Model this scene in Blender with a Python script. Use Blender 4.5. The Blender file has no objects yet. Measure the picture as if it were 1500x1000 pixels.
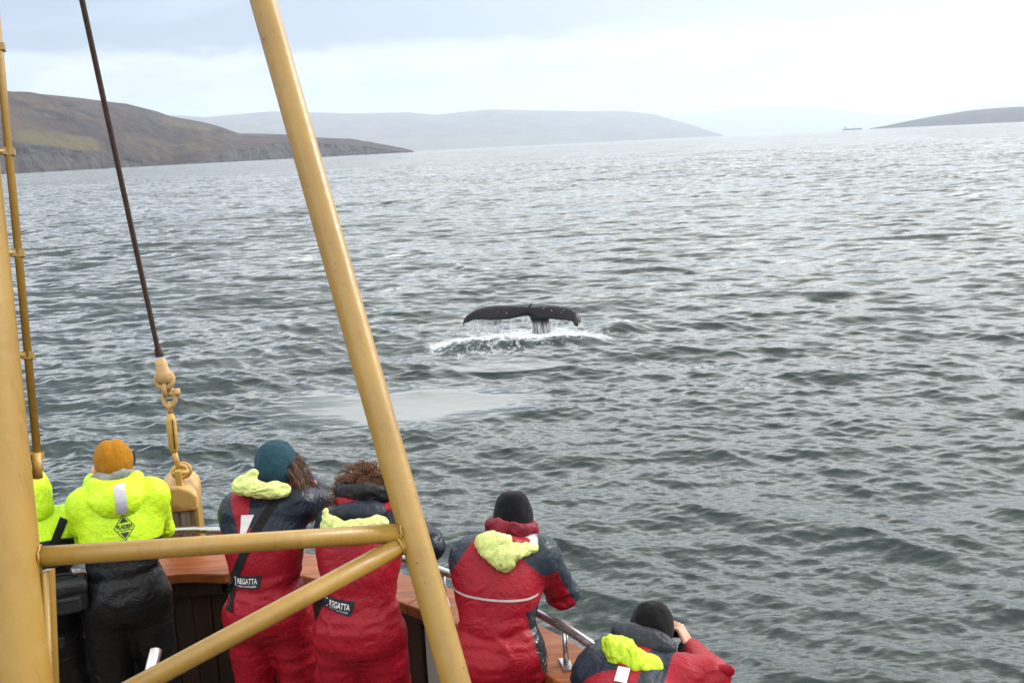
import bpy, bmesh, math, random
import numpy as np
from mathutils import Vector, Matrix
from mathutils.bvhtree import BVHTree

random.seed(7)
rng = np.random.default_rng(7)
scene = bpy.context.scene
COL = scene.collection
R = math.radians

# ---------------------------------------------------------------- camera
CAM = np.array([0.0, 0.0, 5.6])
FPX = 1458.0                      # focal length in pixels of the 1500 px wide photograph (35 mm)
PITCH, ROLL = R(11.1), R(2.8)
_F = np.array([0, math.cos(PITCH), -math.sin(PITCH)])
_R0 = np.array([1.0, 0, 0]); _U0 = np.array([0, math.sin(PITCH), math.cos(PITCH)])
_R = math.cos(ROLL) * _R0 - math.sin(ROLL) * _U0
_U = math.sin(ROLL) * _R0 + math.cos(ROLL) * _U0
cam_data = bpy.data.cameras.new('camera')
cam_data.sensor_width = 36.0
cam_data.lens = 36.0 * FPX / 1500.0
cam_data.clip_start = 0.05
cam_data.clip_end = 120000.0
cam_data.dof.use_dof = False
camera = bpy.data.objects.new('camera', cam_data)
COL.objects.link(camera)
m = Matrix.Identity(4)
for i in range(3):
    m[i][0] = _R[i]; m[i][1] = _U[i]; m[i][2] = -_F[i]; m[i][3] = CAM[i]
camera.matrix_world = m
scene.camera = camera


def ray(px, py):
    return _F + _R * ((px - 750) / FPX) + _U * ((500 - py) / FPX)


def P(px, py, d):
    """world point seen at that place of the photograph, d metres along the view axis"""
    return CAM + ray(px, py) * d


# ---------------------------------------------------------------- sky and sun
SUN_DIR = np.array([0.80, 0.34, 0.50]); SUN_DIR /= np.linalg.norm(SUN_DIR)
SUN_EL = math.asin(SUN_DIR[2]); SUN_AZ = math.atan2(SUN_DIR[0], SUN_DIR[1])


class NT:
    """small helper for node trees"""
    def __init__(self, tree):
        self.t = tree; tree.nodes.clear()

    def n(self, kind, ins=None, **props):
        nd = self.t.nodes.new(kind)
        for k, v in props.items():
            setattr(nd, k, v)
        for k, v in (ins or {}).items():
            self.put(nd, k, v)
        return nd

    def put(self, nd, key, v):
        s = nd.inputs[key]
        if isinstance(v, bpy.types.NodeSocket):
            self.t.links.new(v, s)
        elif isinstance(v, bpy.types.Node):
            self.t.links.new(v.outputs[0], s)
        else:
            if s.type == 'RGBA' and len(v) == 3:
                v = (*v, 1.0)
            s.default_value = v

    def math(self, op, a, b=None, c=None, clamp=False):
        nd = self.n('ShaderNodeMath', operation=op, use_clamp=clamp)
        for i, v in enumerate((a, b, c)):
            if v is not None:
                self.put(nd, i, v)
        return nd.outputs[0]

    def vmath(self, op, a, b=None):
        nd = self.n('ShaderNodeVectorMath', operation=op)
        self.put(nd, 0, a)
        if b is not None:
            self.put(nd, 3 if op == 'SCALE' else 1, b)
        return nd.outputs['Value'] if op in ('DOT_PRODUCT', 'LENGTH') else nd.outputs[0]

    def mix(self, f, a, b, mode='MIX'):
        nd = self.n('ShaderNodeMix', data_type='RGBA', blend_type=mode)
        self.put(nd, 0, f); self.put(nd, 6, a); self.put(nd, 7, b)
        return nd.outputs[2]

    def ramp(self, f, stops, interp='LINEAR'):
        nd = self.n('ShaderNodeValToRGB', {0: f})
        cr = nd.color_ramp; cr.interpolation = interp
        while len(cr.elements) < len(stops):
            cr.elements.new(0.5)
        for e, (p, c) in zip(cr.elements, stops):
            e.position = p
            e.color = (c, c, c, 1) if isinstance(c, (int, float)) else (*c, 1)
        return nd.outputs[0]

    def noise(self, vec, scale, detail=4, rough=0.5, dist=0.0, lac=2.0):
        return self.n('ShaderNodeTexNoise', {'Vector': vec, 'Scale': scale, 'Detail': detail,
                                             'Roughness': rough, 'Distortion': dist, 'Lacunarity': lac}).outputs[0]

    def mapr(self, v, a, b, c=0.0, d=1.0, smooth=False):
        nd = self.n('ShaderNodeMapRange', {0: v, 1: a, 2: b, 3: c, 4: d})
        if smooth:
            nd.interpolation_type = 'SMOOTHSTEP'
        return nd.outputs[0]


world = bpy.data.worlds.new('World'); scene.world = world
world.use_nodes = True
W = NT(world.node_tree)
sky = W.n('ShaderNodeTexSky', sky_type='NISHITA', sun_disc=False)
sky.sun_elevation = SUN_EL; sky.sun_rotation = SUN_AZ
sky.air_density = 1.0; sky.dust_density = 1.5; sky.ozone_density = 1.2
tc = W.n('ShaderNodeTexCoord')
D = W.vmath('NORMALIZE', tc.outputs['Generated'])
sep = W.n('ShaderNodeSeparateXYZ', {0: D})
dz = W.math('MAXIMUM', sep.outputs[2], 0.0)
inv = W.math('DIVIDE', 1.0, W.math('ADD', dz, 0.07))
plane = W.n('ShaderNodeCombineXYZ', {0: W.math('MULTIPLY', sep.outputs[0], inv),
                                     1: W.math('MULTIPLY', sep.outputs[1], inv), 2: 3.7})
big = W.noise(plane, 0.30, 4, 0.5, 0.3)
mid = W.noise(plane, 1.7, 4, 0.55, 0.2)
sund = W.math('MAXIMUM', W.vmath('DOT_PRODUCT', D, tuple(SUN_DIR)), 0.0)
glow = W.math('POWER', sund, 2.0)
# cloud sheet: bluish grey where it is thick, white where it is thin or near the sun
thick = W.math('ADD', W.mapr(big, 0.42, 0.62, 0.0, 0.9, True), W.math('MULTIPLY', W.math('SUBTRACT', mid, 0.5), 0.35))
# seen edge-on low down the sheet looks thicker; towards the sun it thins to white
thick = W.math('ADD', thick, W.mapr(dz, 0.10, 0.32, 0.50, 0.0))
thick = W.math('SUBTRACT', thick, W.math('MULTIPLY', glow, 1.15))
sheet = W.ramp(thick, [(0.0, (0.90, 0.90, 0.90)), (0.3, (0.50, 0.525, 0.555)), (0.7, (0.20, 0.235, 0.30)), (1.0, (0.14, 0.17, 0.225))])
# gap under the sheet: sunlit white cumulus low over the horizon all round
cum = W.noise(W.vmath('MULTIPLY', D, (14.0, 14.0, 42.0)), 1.0, 5, 0.55, 0.25)
low = W.math('ADD', sep.outputs[2], W.math('MULTIPLY', W.math('SUBTRACT', cum, 0.5), 0.055))
lowmask = W.mapr(low, 0.088, 0.105, 1.0, 0.0, True)
lowcol = W.mix(W.mapr(cum, 0.35, 0.6), (0.37, 0.39, 0.415), (0.58, 0.565, 0.54))
cloudcol = W.mix(lowmask, sheet, lowcol)
cloudcol = W.mix(W.math('MULTIPLY', glow, 0.8, clamp=True), cloudcol, (0.78, 0.765, 0.735))
cover = W.mapr(W.noise(plane, 0.9, 2, 0.55), 0.18, 0.34, 0.95, 1.0)
bg_sky = W.n('ShaderNodeBackground', {'Color': sky.outputs[0], 'Strength': 0.09})
bg_cl = W.n('ShaderNodeBackground', {'Color': cloudcol, 'Strength': W.math('MULTIPLY', W.mapr(dz, 0.07, 0.28, 0.78, 2.5), W.mapr(dz, 0.45, 1.0, 1.0, 0.55))})
ms = W.n('ShaderNodeMixShader', {0: cover, 1: bg_sky.outputs[0], 2: bg_cl.outputs[0]})
W.n('ShaderNodeOutputWorld', {0: ms.outputs[0]})

sun_data = bpy.data.lights.new('sun', 'SUN')
sun_data.energy = 2.2; sun_data.angle = R(5.0); sun_data.color = (1.0, 0.95, 0.87)
sun = bpy.data.objects.new('sun', sun_data); COL.objects.link(sun)
sun.rotation_euler = Vector(-SUN_DIR).to_track_quat('-Z', 'Y').to_euler()
sun.location = (30, 10, 40)

vs = scene.view_settings
vs.view_transform = 'Standard'; vs.look = 'None'; vs.exposure = 0.84; vs.gamma = 1.0
vs.use_curve_mapping = False
scene.render.engine = 'CYCLES'
scene.cycles.use_denoising = True
scene.cycles.max_bounces = 6
scene.cycles.volume_bounces = 0
scene.cycles.caustics_reflective = False; scene.cycles.caustics_refractive = False


# ---------------------------------------------------------------- helpers
def _hash(ix, iy, iz, seed):
    with np.errstate(over='ignore'):
        h = (ix.astype(np.uint32) * np.uint32(374761393) + iy.astype(np.uint32) * np.uint32(668265263)
             + iz.astype(np.uint32) * np.uint32(2246822519) + np.uint32(seed * 3266489917 & 0xffffffff))
        h = (h ^ (h >> np.uint32(13))) * np.uint32(1274126177)
        h = (h ^ (h >> np.uint32(15))) * np.uint32(2654435761)
        h = h ^ (h >> np.uint32(16))
    return h.astype(np.float64) / 2147483648.0 - 1.0


def vnoise(x, y, z, seed=0):
    x, y, z = np.broadcast_arrays(np.asarray(x, float), np.asarray(y, float), np.asarray(z, float))
    ix, iy, iz = np.floor(x), np.floor(y), np.floor(z)
    fx, fy, fz = x - ix, y - iy, z - iz
    ix = ix.astype(np.int64); iy = iy.astype(np.int64); iz = iz.astype(np.int64)
    s = lambda t: t * t * t * (t * (t * 6 - 15) + 10)
    fx, fy, fz = s(fx), s(fy), s(fz)
    out = 0
    for a in (0, 1):
        wx = fx if a else 1 - fx
        for b in (0, 1):
            wy = fy if b else 1 - fy
            for c in (0, 1):
                out = out + wx * wy * (fz if c else 1 - fz) * _hash(ix + a, iy + b, iz + c, seed)
    return out


def fbm(x, y, z, seed=0, octv=4, gain=0.5):
    o, a = 0, 1.0
    for i in range(octv):
        f = 2.03 ** i
        o = o + a * vnoise(x * f + 17.3 * i, y * f - 9.1 * i, z * f + 5.7 * i, seed + i)
        a *= gain
    return o


def sstep(a, b, x):
    t = np.clip((x - a) / (b - a), 0, 1)
    return t * t * (3 - 2 * t)


def mesh_from(name, verts, faces, smooth=True):
    me = bpy.data.meshes.new(name)
    verts = np.asarray(verts, dtype=np.float32)
    if isinstance(faces, np.ndarray):
        nf, k = faces.shape
        me.vertices.add(len(verts)); me.vertices.foreach_set('co', verts.ravel())
        me.loops.add(nf * k); me.loops.foreach_set('vertex_index', faces.astype(np.int32).ravel())
        me.polygons.add(nf)
        me.polygons.foreach_set('loop_start', np.arange(0, nf * k, k, dtype=np.int32))
        me.polygons.foreach_set('loop_total', np.full(nf, k, dtype=np.int32))
        me.update(calc_edges=True)
    else:
        me.from_pydata([tuple(map(float, v)) for v in verts], [], faces); me.update()
    if smooth:
        me.polygons.foreach_set('use_smooth', np.ones(len(me.polygons), dtype=bool))
    return me


def attr(me, name, vals):
    a = me.attributes.new(name, 'FLOAT', 'POINT')
    a.data.foreach_set('value', np.asarray(vals, dtype=np.float32).ravel())


def obj(name, me, material=None, parent=None, label=None, cat=None, group=None, kind=None, origin=None):
    """links a mesh given in world coordinates; origin moves the object's own origin there"""
    if isinstance(me, bmesh.types.BMesh):
        d = bpy.data.meshes.new(name); me.to_mesh(d); me.free(); me = d
    o = bpy.data.objects.new(name, me); COL.objects.link(o)
    if origin is not None:
        me.transform(Matrix.Translation(-Vector(origin))); o.location = Vector(origin)
    if material is not None:
        for mm in (material if isinstance(material, (list, tuple)) else [material]):
            me.materials.append(mm)
    if parent is not None:
        o.parent = parent
        if parent.parent is None:
            o.matrix_parent_inverse = Matrix.Translation(-parent.location)
    tag(o, label, cat, group, kind)
    return o


def tag(o, label=None, cat=None, group=None, kind=None):
    for k, v in (('label', label), ('category', cat), ('group', group), ('kind', kind)):
        if v:
            o[k] = v


def empty(name, loc, label, cat, group=None):
    o = bpy.data.objects.new(name, None); COL.objects.link(o)
    o.location = loc; o.empty_display_size = 0.2
    tag(o, label, cat, group)
    return o


def frame(d):
    d = np.asarray(d, float); d = d / np.linalg.norm(d)
    a = np.array([0, 0, 1.0]) if abs(d[2]) < 0.9 else np.array([1.0, 0, 0])
    u = np.cross(a, d); u /= np.linalg.norm(u)
    return d, u, np.cross(d, u)


def tube_data(pts, rad, n=12, caps=True, closed=False):
    """verts and faces of a tube along a polyline (rad: number or one per point)"""
    pts = np.asarray(pts, float); m_ = len(pts)
    rad = np.broadcast_to(np.asarray(rad, float), (m_,))
    tang = np.gradient(pts, axis=0) if not closed else np.roll(pts, -1, 0) - np.roll(pts, 1, 0)
    d, u, v = frame(tang[0])
    V, Fc = [], []
    for i in range(m_):
        d = tang[i] / np.linalg.norm(tang[i])
        u = u - d * np.dot(u, d); u /= np.linalg.norm(u); v = np.cross(d, u)
        for j in range(n):
            a = 2 * math.pi * j / n
            V.append(pts[i] + rad[i] * (math.cos(a) * u + math.sin(a) * v))
    for i in range(m_ if closed else m_ - 1):
        i2 = (i + 1) % m_
        for j in range(n):
            j2 = (j + 1) % n
            Fc.append((i * n + j, i * n + j2, i2 * n + j2, i2 * n + j))
    if caps and not closed:
        Fc.append(tuple(reversed(range(n)))); Fc.append(tuple(range((m_ - 1) * n, m_ * n)))
    return V, Fc


def join(parts):
    V, Fc = [], []
    for v, f in parts:
        o = len(V); V.extend(v); Fc.extend([tuple(i + o for i in q) for q in f])
    return V, Fc


def tube(name, pts, rad, material, parent=None, n=12, closed=False, **kw):
    v, f = tube_data(pts, rad, n, True, closed)
    return obj(name, mesh_from(name, v, f), material, parent, **kw)


def box_data(c, ax, half):
    c = np.asarray(c, float)
    V = []
    for sx in (-1, 1):
        for sy in (-1, 1):
            for sz in (-1, 1):
                V.append(c + sx * half[0] * np.asarray(ax[0]) + sy * half[1] * np.asarray(ax[1]) + sz * half[2] * np.asarray(ax[2]))
    Fc = [(0, 1, 3, 2), (4, 6, 7, 5), (0, 4, 5, 1), (2, 3, 7, 6), (0, 2, 6, 4), (1, 5, 7, 3)]
    return V, Fc


def bevel_obj(o, w, seg=2):
    b = o.modifiers.new('bevel', 'BEVEL'); b.width = w; b.segments = seg; b.limit_method = 'ANGLE'; b.angle_limit = R(35)
    return o


# ---------------------------------------------------------------- materials
def M(name, base, rough=0.6, var=None, vscale=8.0, bump=0.0, bscale=60.0, metal=0.0, coat=0.0, stretch=None, spec=0.5, sheen=0.0):
    """plain procedural material: colour variation by noise, fine relief"""
    mt = bpy.data.materials.new(name); mt.use_nodes = True
    N = NT(mt.node_tree)
    co = N.n('ShaderNodeTexCoord').outputs['Object']
    if stretch:
        co = N.vmath('MULTIPLY', co, stretch)
    nz = N.noise(co, vscale, 5, 0.6)
    col = N.mix(N.mapr(nz, 0.3, 0.7), base, var if var else tuple(c * 0.8 for c in base))
    b = N.n('ShaderNodeBsdfPrincipled', {'Base Color': col, 'Metallic': metal, 'Coat Weight': coat, 'Specular IOR Level': spec, 'Sheen Weight': sheen,
                                         'Roughness': N.mapr(N.noise(co, vscale * 2.3, 3), 0.3, 0.7, max(rough - 0.08, 0.02), min(rough + 0.08, 1))})
    if bump:
        bn = N.n('ShaderNodeBump', {'Height': N.noise(co, bscale, 4, 0.6), 'Strength': bump, 'Distance': 0.01})
        N.put(b, 'Normal', bn.outputs[0])
    N.n('ShaderNodeOutputMaterial', {0: b.outputs[0]})
    return mt
# ---------------------------------------------------------------- water
WHALE = P(768, 488, 1.0) - CAM
WHALE = CAM + WHALE * (5.6 / -WHALE[2])          # on the water plane
SLICK = P(585, 590, 1.0) - CAM; SLICK = CAM + SLICK * (5.6 / -SLICK[2])


def water_material():
    mt = bpy.data.materials.new('sea_water'); mt.use_nodes = True
    N = NT(mt.node_tree)
    co = N.n('ShaderNodeNewGeometry').outputs['Position']
    calm = N.n('ShaderNodeAttribute', attribute_name='calm').outputs['Fac']
    foam = N.n('ShaderNodeAttribute', attribute_name='foam').outputs['Fac']
    st = N.n('ShaderNodeMapping', {'Vector': co, 'Rotation': (0, 0, R(-14)), 'Scale': (0.5, 1.35, 1.0)})
    n1 = N.noise(st, 0.55, 3, 0.55, 0.3)
    n3 = N.noise(st, 9.0, 3, 0.6, 0.5)
    gust = N.mapr(N.noise(co, 0.035, 3, 0.5), 0.3, 0.7, 0.7, 1.15)
    live = N.math('MULTIPLY', N.math('SUBTRACT', 1.0, N.math('MULTIPLY', calm, 0.92)), gust)
    far = N.n('ShaderNodeAttribute', attribute_name='far').outputs['Fac']
    h = N.math('ADD', N.math('MULTIPLY', n1, 0.10), N.math('MULTIPLY', n3, 0.008))
    bump = N.n('ShaderNodeBump', {'Height': N.math('MULTIPLY', h, live), 'Strength': 1.0, 'Distance': 1.0})
    # ripples as slopes, so that they keep their strength at any distance
    def slopes(scale, detail, rough, k):
        c_ = N.n('ShaderNodeTexNoise', {'Vector': st, 'Scale': scale, 'Detail': detail, 'Roughness': rough, 'Distortion': 0.4}).outputs['Color']
        return N.vmath('MULTIPLY', N.vmath('SUBTRACT', c_, (0.5, 0.5, 0.5)), k)
    near = N.n('ShaderNodeAttribute', attribute_name='near').outputs['Fac']
    rip = N.vmath('SCALE', slopes(11.0, 2, 0.6, (0.7, 1.0, 0.0)), N.math('MULTIPLY', live, near))
    sea = N.vmath('SCALE', slopes(1.3, 3, 0.6, (0.75, 1.15, 0.0)), N.math('MULTIPLY', far, live))
    # far off only the steeper lee faces of the waves show
    swell = N.vmath('SCALE', N.vmath('ADD', slopes(0.11, 3, 0.6, (0.15, 0.45, 0.0)), (0.0, -0.095, 0.0)), far)
    nrm = N.vmath('NORMALIZE', N.vmath('ADD', bump.outputs[0], N.vmath('ADD', rip, N.vmath('ADD', sea, swell))))
    fn = N.noise(co, 4.5, 7, 0.75, 0.9)
    fm = N.math('MULTIPLY', N.mapr(N.math('ADD', foam, N.math('MULTIPLY', N.math('SUBTRACT', fn, 0.5), 1.7)), 0.46, 0.95, 0.0, 1.0, True), N.math('GREATER_THAN', foam, 0.015))
    b = N.n('ShaderNodeBsdfPrincipled', {'Base Color': (0.0040, 0.0135, 0.0108), 'Roughness': 0.03, 'IOR': 1.385,
                                         'Specular IOR Level': 0.5, 'Normal': nrm})
    wf = N.n('ShaderNodeBsdfPrincipled', {'Base Color': (0.55, 0.58, 0.58), 'Roughness': 0.7, 'Normal': bump.outputs[0]})
    mx = N.n('ShaderNodeMixShader', {0: N.math('MULTIPLY', fm, 0.9), 1: b.outputs[0], 2: wf.outputs[0]})
    N.n('ShaderNodeOutputMaterial', {0: mx.outputs[0]})
    return mt


def build_water():
    # ring grid round the boat: fine where the water is near and in view, coarse elsewhere
    az_f = np.linspace(R(-35), R(39), 640)
    az_c = np.linspace(R(39), R(325), 46)[1:-1]
    az = np.concatenate([az_f, az_c])
    rs = list(np.linspace(1.0, 8.0, 15))
    while rs[-1] < 420:
        r = rs[-1]
        rs.append(r + min(max(0.042, r * r / 5600 * 0.56), 0.72))
    rf = len(rs)
    rs += list(np.geomspace(rs[-1] * 1.01, 34000, 90))
    rs = np.array(rs)
    A, Rr = np.meshgrid(az, rs)
    X = Rr * np.sin(A); Y = Rr * np.cos(A)
    dr = np.gradient(rs)[:, None] * np.ones_like(A)
    da = np.full(len(az), (R(74)) / 639); da[len(az_f):] = R(286) / 45
    sp = np.maximum(dr * 0.8, Rr * da[None, :])
    g = np.random.default_rng(11)
    Z = np.zeros_like(X); DX = np.zeros_like(X); DY = np.zeros_like(X)
    lam = np.geomspace(0.085, 5.5, 170)
    lost = np.zeros_like(X)
    main = R(-104)                             # waves run towards the boat and a little to the left
    rx = (X - SLICK[0]) / 3.6; ry = (Y - SLICK[1]) / 2.2
    edge = 0.16 * fbm(X * 0.6, Y * 0.6, 0.0, 5, 3)
    calm = 1 - sstep(0.55, 1.15, np.sqrt(rx ** 2 + ry ** 2) + edge)
    r2 = np.sqrt(((X - WHALE[0] + 0.6) / 1.8) ** 2 + ((Y - WHALE[1] + 4.6) / 0.8) ** 2) + edge
    calm = np.maximum(calm, 0.8 * (1 - sstep(0.6, 1.2, r2)))
    far_w = (1 - sstep(330, 430, Rr))
    gust = (0.9 + 0.22 * fbm(X * 0.03, Y * 0.045, 0.0, 21, 3)) * far_w
    for L in lam:
        k = 2 * math.pi / L
        spread = 0.55 if L < 1.5 else 0.38
        th = main + g.normal(0, spread)
        slope = 0.032 if L < 0.27 else 0.0265 if L < 0.85 else 0.0215 if L < 2.0 else 0.0165
        a = slope / k * g.uniform(0.5, 1.5)
        w = sstep(1.7, 3.2, L / sp)
        lost += (1 - (w * far_w) ** 2) * slope ** 2 / 2
        w = w * (1 - calm * (0.98 if L < 3 else 0.88)) * gust
        ph = k * (X * math.cos(th) + Y * math.sin(th)) + g.uniform(0, 6.28)
        c, s = np.cos(ph), np.sin(ph)
        Z += a * w * c
        DX -= 0.85 * a * w * s * math.cos(th); DY -= 0.85 * a * w * s * math.sin(th)
    # the hump of water that the diving whale pushes up, and the foam round it
    wx, wy = X - WHALE[0], Y - WHALE[1]
    ridge = np.exp(-((wx + 0.25 + 0.05 * wy) / 2.4) ** 4) * np.exp(-((wy + 2.3 - 0.06 * wx ** 2 + 0.25 * vnoise(X * 0.8, 0 * X, 0 * X, 3)) / 0.75) ** 2)
    Z += 0.30 * ridge * (1 + 0.25 * vnoise(X * 1.2, Y * 1.2, 0 * X, 4))
    ring2 = np.exp(-((wx - 2.9) / 0.6) ** 2) * np.exp(-((wy + 0.2) / 0.5) ** 2)
    Z += 0.30 * ring2
    Z += 0.10 * np.exp(-((wx + 1.2) / 3.2) ** 2) * np.exp(-((wy + 3.4) / 0.6) ** 2)
    crest = np.exp(-((wx + 0.1) / 2.3) ** 4) * np.exp(-((wy + 1.75 - 0.06 * wx ** 2) / 0.55) ** 2)
    splash = np.exp(-((wx) / 2.0) ** 4) * np.exp(-(wy + 0.1) ** 2 / 0.9)
    foam = 0.60 * crest + 0.66 * splash + 0.55 * np.exp(-((wx + 2.3) / 0.8) ** 2 - ((wy + 1.7) / 0.8) ** 2) \
        + 0.7 * np.exp(-((wx - 2.9) / 0.5) ** 2 - ((wy - 0.15) / 0.45) ** 2) + 0.42 * np.exp(-((wx - 1.7) / 0.9) ** 2 - ((wy + 1.3) / 0.7) ** 2) \
        + 0.46 * np.exp(-((wx + 0.8) / 2.6) ** 2 - ((wy + 3.0) / 0.8) ** 2) + 0.3 * np.exp(-((wx - 0.5) / 4.0) ** 2 - ((wy + 0.9) / 2.0) ** 2)
    V = np.stack([X + DX, Y + DY, Z], -1).reshape(-1, 3)
    nr, na = A.shape
    i = np.arange(nr - 1)[:, None]; j = np.arange(na)[None, :]; j2 = (j + 1) % na
    Fq = np.stack([i * na + j, i * na + j2, (i + 1) * na + j2, (i + 1) * na + j], -1).reshape(-1, 4)[:, ::-1]
    me = mesh_from('sea', V, Fq)
    attr(me, 'far', np.sqrt(lost) / 0.13); attr(me, 'near', 1 - sstep(9, 24, Rr)); attr(me, 'calm', calm); attr(me, 'foam', foam)
    obj('sea', me, water_material(), kind='structure')


build_water()


# ---------------------------------------------------------------- land
def land_material(name, heath, dry, green, rock, nscale=0.004):
    mt = bpy.data.materials.new(name); mt.use_nodes = True
    N = NT(mt.node_tree)
    geo = N.n('ShaderNodeNewGeometry')
    co = geo.outputs['Position']
    nz = N.n('ShaderNodeSeparateXYZ', {0: geo.outputs['Normal']}).outputs[2]
    g = N.n('ShaderNodeAttribute', attribute_name='grass').outputs['Fac']
    n1 = N.noise(co, nscale, 6, 0.62, 0.6); n2 = N.noise(co, nscale * 5, 5, 0.6, 0.4)
    c = N.mix(N.mapr(n1, 0.38, 0.62), heath, dry)
    c = N.mix(N.mapr(n2, 0.35, 0.7, 0.0, 0.55), c, tuple(v * 0.55 for v in heath))
    c = N.mix(N.mapr(N.math('ADD', g, N.math('MULTIPLY', N.math('SUBTRACT', n2, 0.5), 0.8)), 0.45, 0.65), c, green)
    rv = N.n('ShaderNodeMapping', {'Vector': co, 'Scale': (0.035, 0.035, 0.016)})
    rn = N.noise(rv, 1.0, 7, 0.75)
    rc = N.mix(N.mapr(rn, 0.38, 0.62), tuple(v * 0.22 for v in rock), rock)
    c = N.mix(N.mapr(N.math('ADD', nz, N.math('MULTIPLY', N.math('SUBTRACT', n2, 0.5), 0.25)), 0.62, 0.78, 1.0, 0.0), c, rc)
    b = N.n('ShaderNodeBsdfPrincipled', {'Base Color': c, 'Roughness': 0.95, 'Specular IOR Level': 0.1})
    N.put(b, 'Normal', N.n('ShaderNodeBump', {'Height': N.math('ADD', n1, N.math('MULTIPLY', n2, 0.5)), 'Strength': 0.9, 'Distance': 22.0}).outputs[0])
    N.n('ShaderNodeOutputMaterial', {0: b.outputs[0]})
    return mt


def ridge_land(name, skyline, base, dist, depth, material, cliff=None, nu=500, nv=70, rough=0.10, seed=1, grass=None, rib=0.0):
    """a stretch of coast: skyline / cliff lines given as bearings read off the photograph, turned into real heights at real distances"""
    sx, sy = np.array(skyline, float).T
    px = np.linspace(sx[0], sx[-1], nu)
    top = np.interp(px, sx, sy)
    by = np.interp(px, *np.array(base, float).T)
    Dc = np.interp(px, *np.array(dist, float).T)
    az = np.array([math.atan2(ray(x, y)[0], ray(x, y)[1]) for x, y in zip(px, by)])
    elev = np.maximum(np.array([ray(x, t) for x, t in zip(px, top)]) @ np.array([0, 0, 1.0]) * 0, 0)
    e = np.array([(lambda r: r[2] / math.hypot(r[0], r[1]))(ray(x, t)) for x, t in zip(px, top)])
    eb = np.array([(lambda r: r[2] / math.hypot(r[0], r[1]))(ray(x, t)) for x, t in zip(px, by)])
    e = np.maximum(e - np.minimum(eb, 0) * 0 - eb, 0.0)       # height over its own shore line
    if cliff is not None:
        cy = np.interp(px, *np.array(cliff, float).T)
        ec = np.maximum((by - cy) / FPX, 0.0)
    else:
        ec = e * 0.02
    ec = np.minimum(ec, e * 0.98)
    v = np.concatenate([np.linspace(0, 0.035, 16), np.linspace(0.035, 1, nv)[1:], np.linspace(1, 1.5, 12)[1:]])
    PX, VV = np.meshgrid(px, v)
    AZ, _ = np.meshgrid(az, v); DC = np.interp(PX, px, Dc); E = np.interp(PX, px, e); EC = np.interp(PX, px, ec)
    taper = np.clip(E / 0.02, 0.06, 1)
    DEP = depth * taper
    Dn = DC + VV * DEP
    zc = EC * DC; zr = E * (DC + DEP)
    t = np.clip((VV - 0.035) / 0.965, 0, 1)
    rise = np.clip(VV / 0.03, 0, 1)
    up = t * (1.55 - 0.55 * t)
    Z = np.where(VV <= 0.035, zc * rise ** 0.8, zc + (zr - zc) * up)
    ux = AZ * DC / 400.0
    nz = fbm(ux * 1.2, VV * depth / 400.0 * 1.2, 0.0, seed, 6, 0.55)
    hgt = (zr + 6) * rough
    Z = Z + nz * hgt * np.sin(np.pi * np.clip(t, 0, 1)) ** 0.7 * (VV > 0.035)
    fine = fbm(ux * 9, VV * depth / 45.0, 0.0, seed + 9, 4, 0.55)
    Z = Z + fine * hgt * 0.10 * np.sin(np.pi * np.clip(t, 0, 1)) * (VV > 0.035) * np.clip(E / 0.02, 0, 1)
    gul = np.abs(fbm(ux * 3.5 + 0.4 * fine, t * 0.8, 0.0, seed + 21, 3))     # gullies running down the slope
    Z = Z - hgt * 0.75 * np.clip(0.25 - gul, 0, 1) * np.sin(np.pi * np.clip(t, 0, 1)) * (VV > 0.035)
    Z = np.where(VV > 1, zr * (1 - 0.8 * (VV - 1) / 0.5) + nz * 0, Z)
    if rib:
        rb = fbm(ux * 11, rise * 0.9, 0.0, seed + 30, 5, 0.66)
        Dn = Dn + rib * rb * np.exp(-VV / 0.06) * (0.3 + rise)
        Z = Z + rib * 0.35 * fbm(ux * 7, 0 * ux, 2.0, seed + 33, 4) * np.exp(-np.abs(VV - 0.033) / 0.02) * (VV > 0.005)
    Z = np.maximum(Z, -2.0)
    Z[0] = -3.0
    V = np.stack([Dn * np.sin(AZ), Dn * np.cos(AZ), Z], -1).reshape(-1, 3)
    nr, na = PX.shape
    i = np.arange(nr - 1)[:, None]; j = np.arange(na - 1)[None, :]
    Fq = np.stack([i * na + j, i * na + j + 1, (i + 1) * na + j + 1, (i + 1) * na + j], -1).reshape(-1, 4)
    me = mesh_from(name, V, Fq)
    gr = np.zeros_like(VV)
    if grass:
        for (x0, x1, v0, v1, amt) in grass:
            gr = np.maximum(gr, amt * sstep(x0 - 25, x0 + 25, PX) * (1 - sstep(x1 - 25, x1 + 25, PX)) * sstep(v0 - 0.03, v0 + 0.03, VV) * (1 - sstep(v1 - 0.04, v1 + 0.04, VV)))
    attr(me, 'grass', gr)
    return obj(name, me, material, kind='structure')


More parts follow.
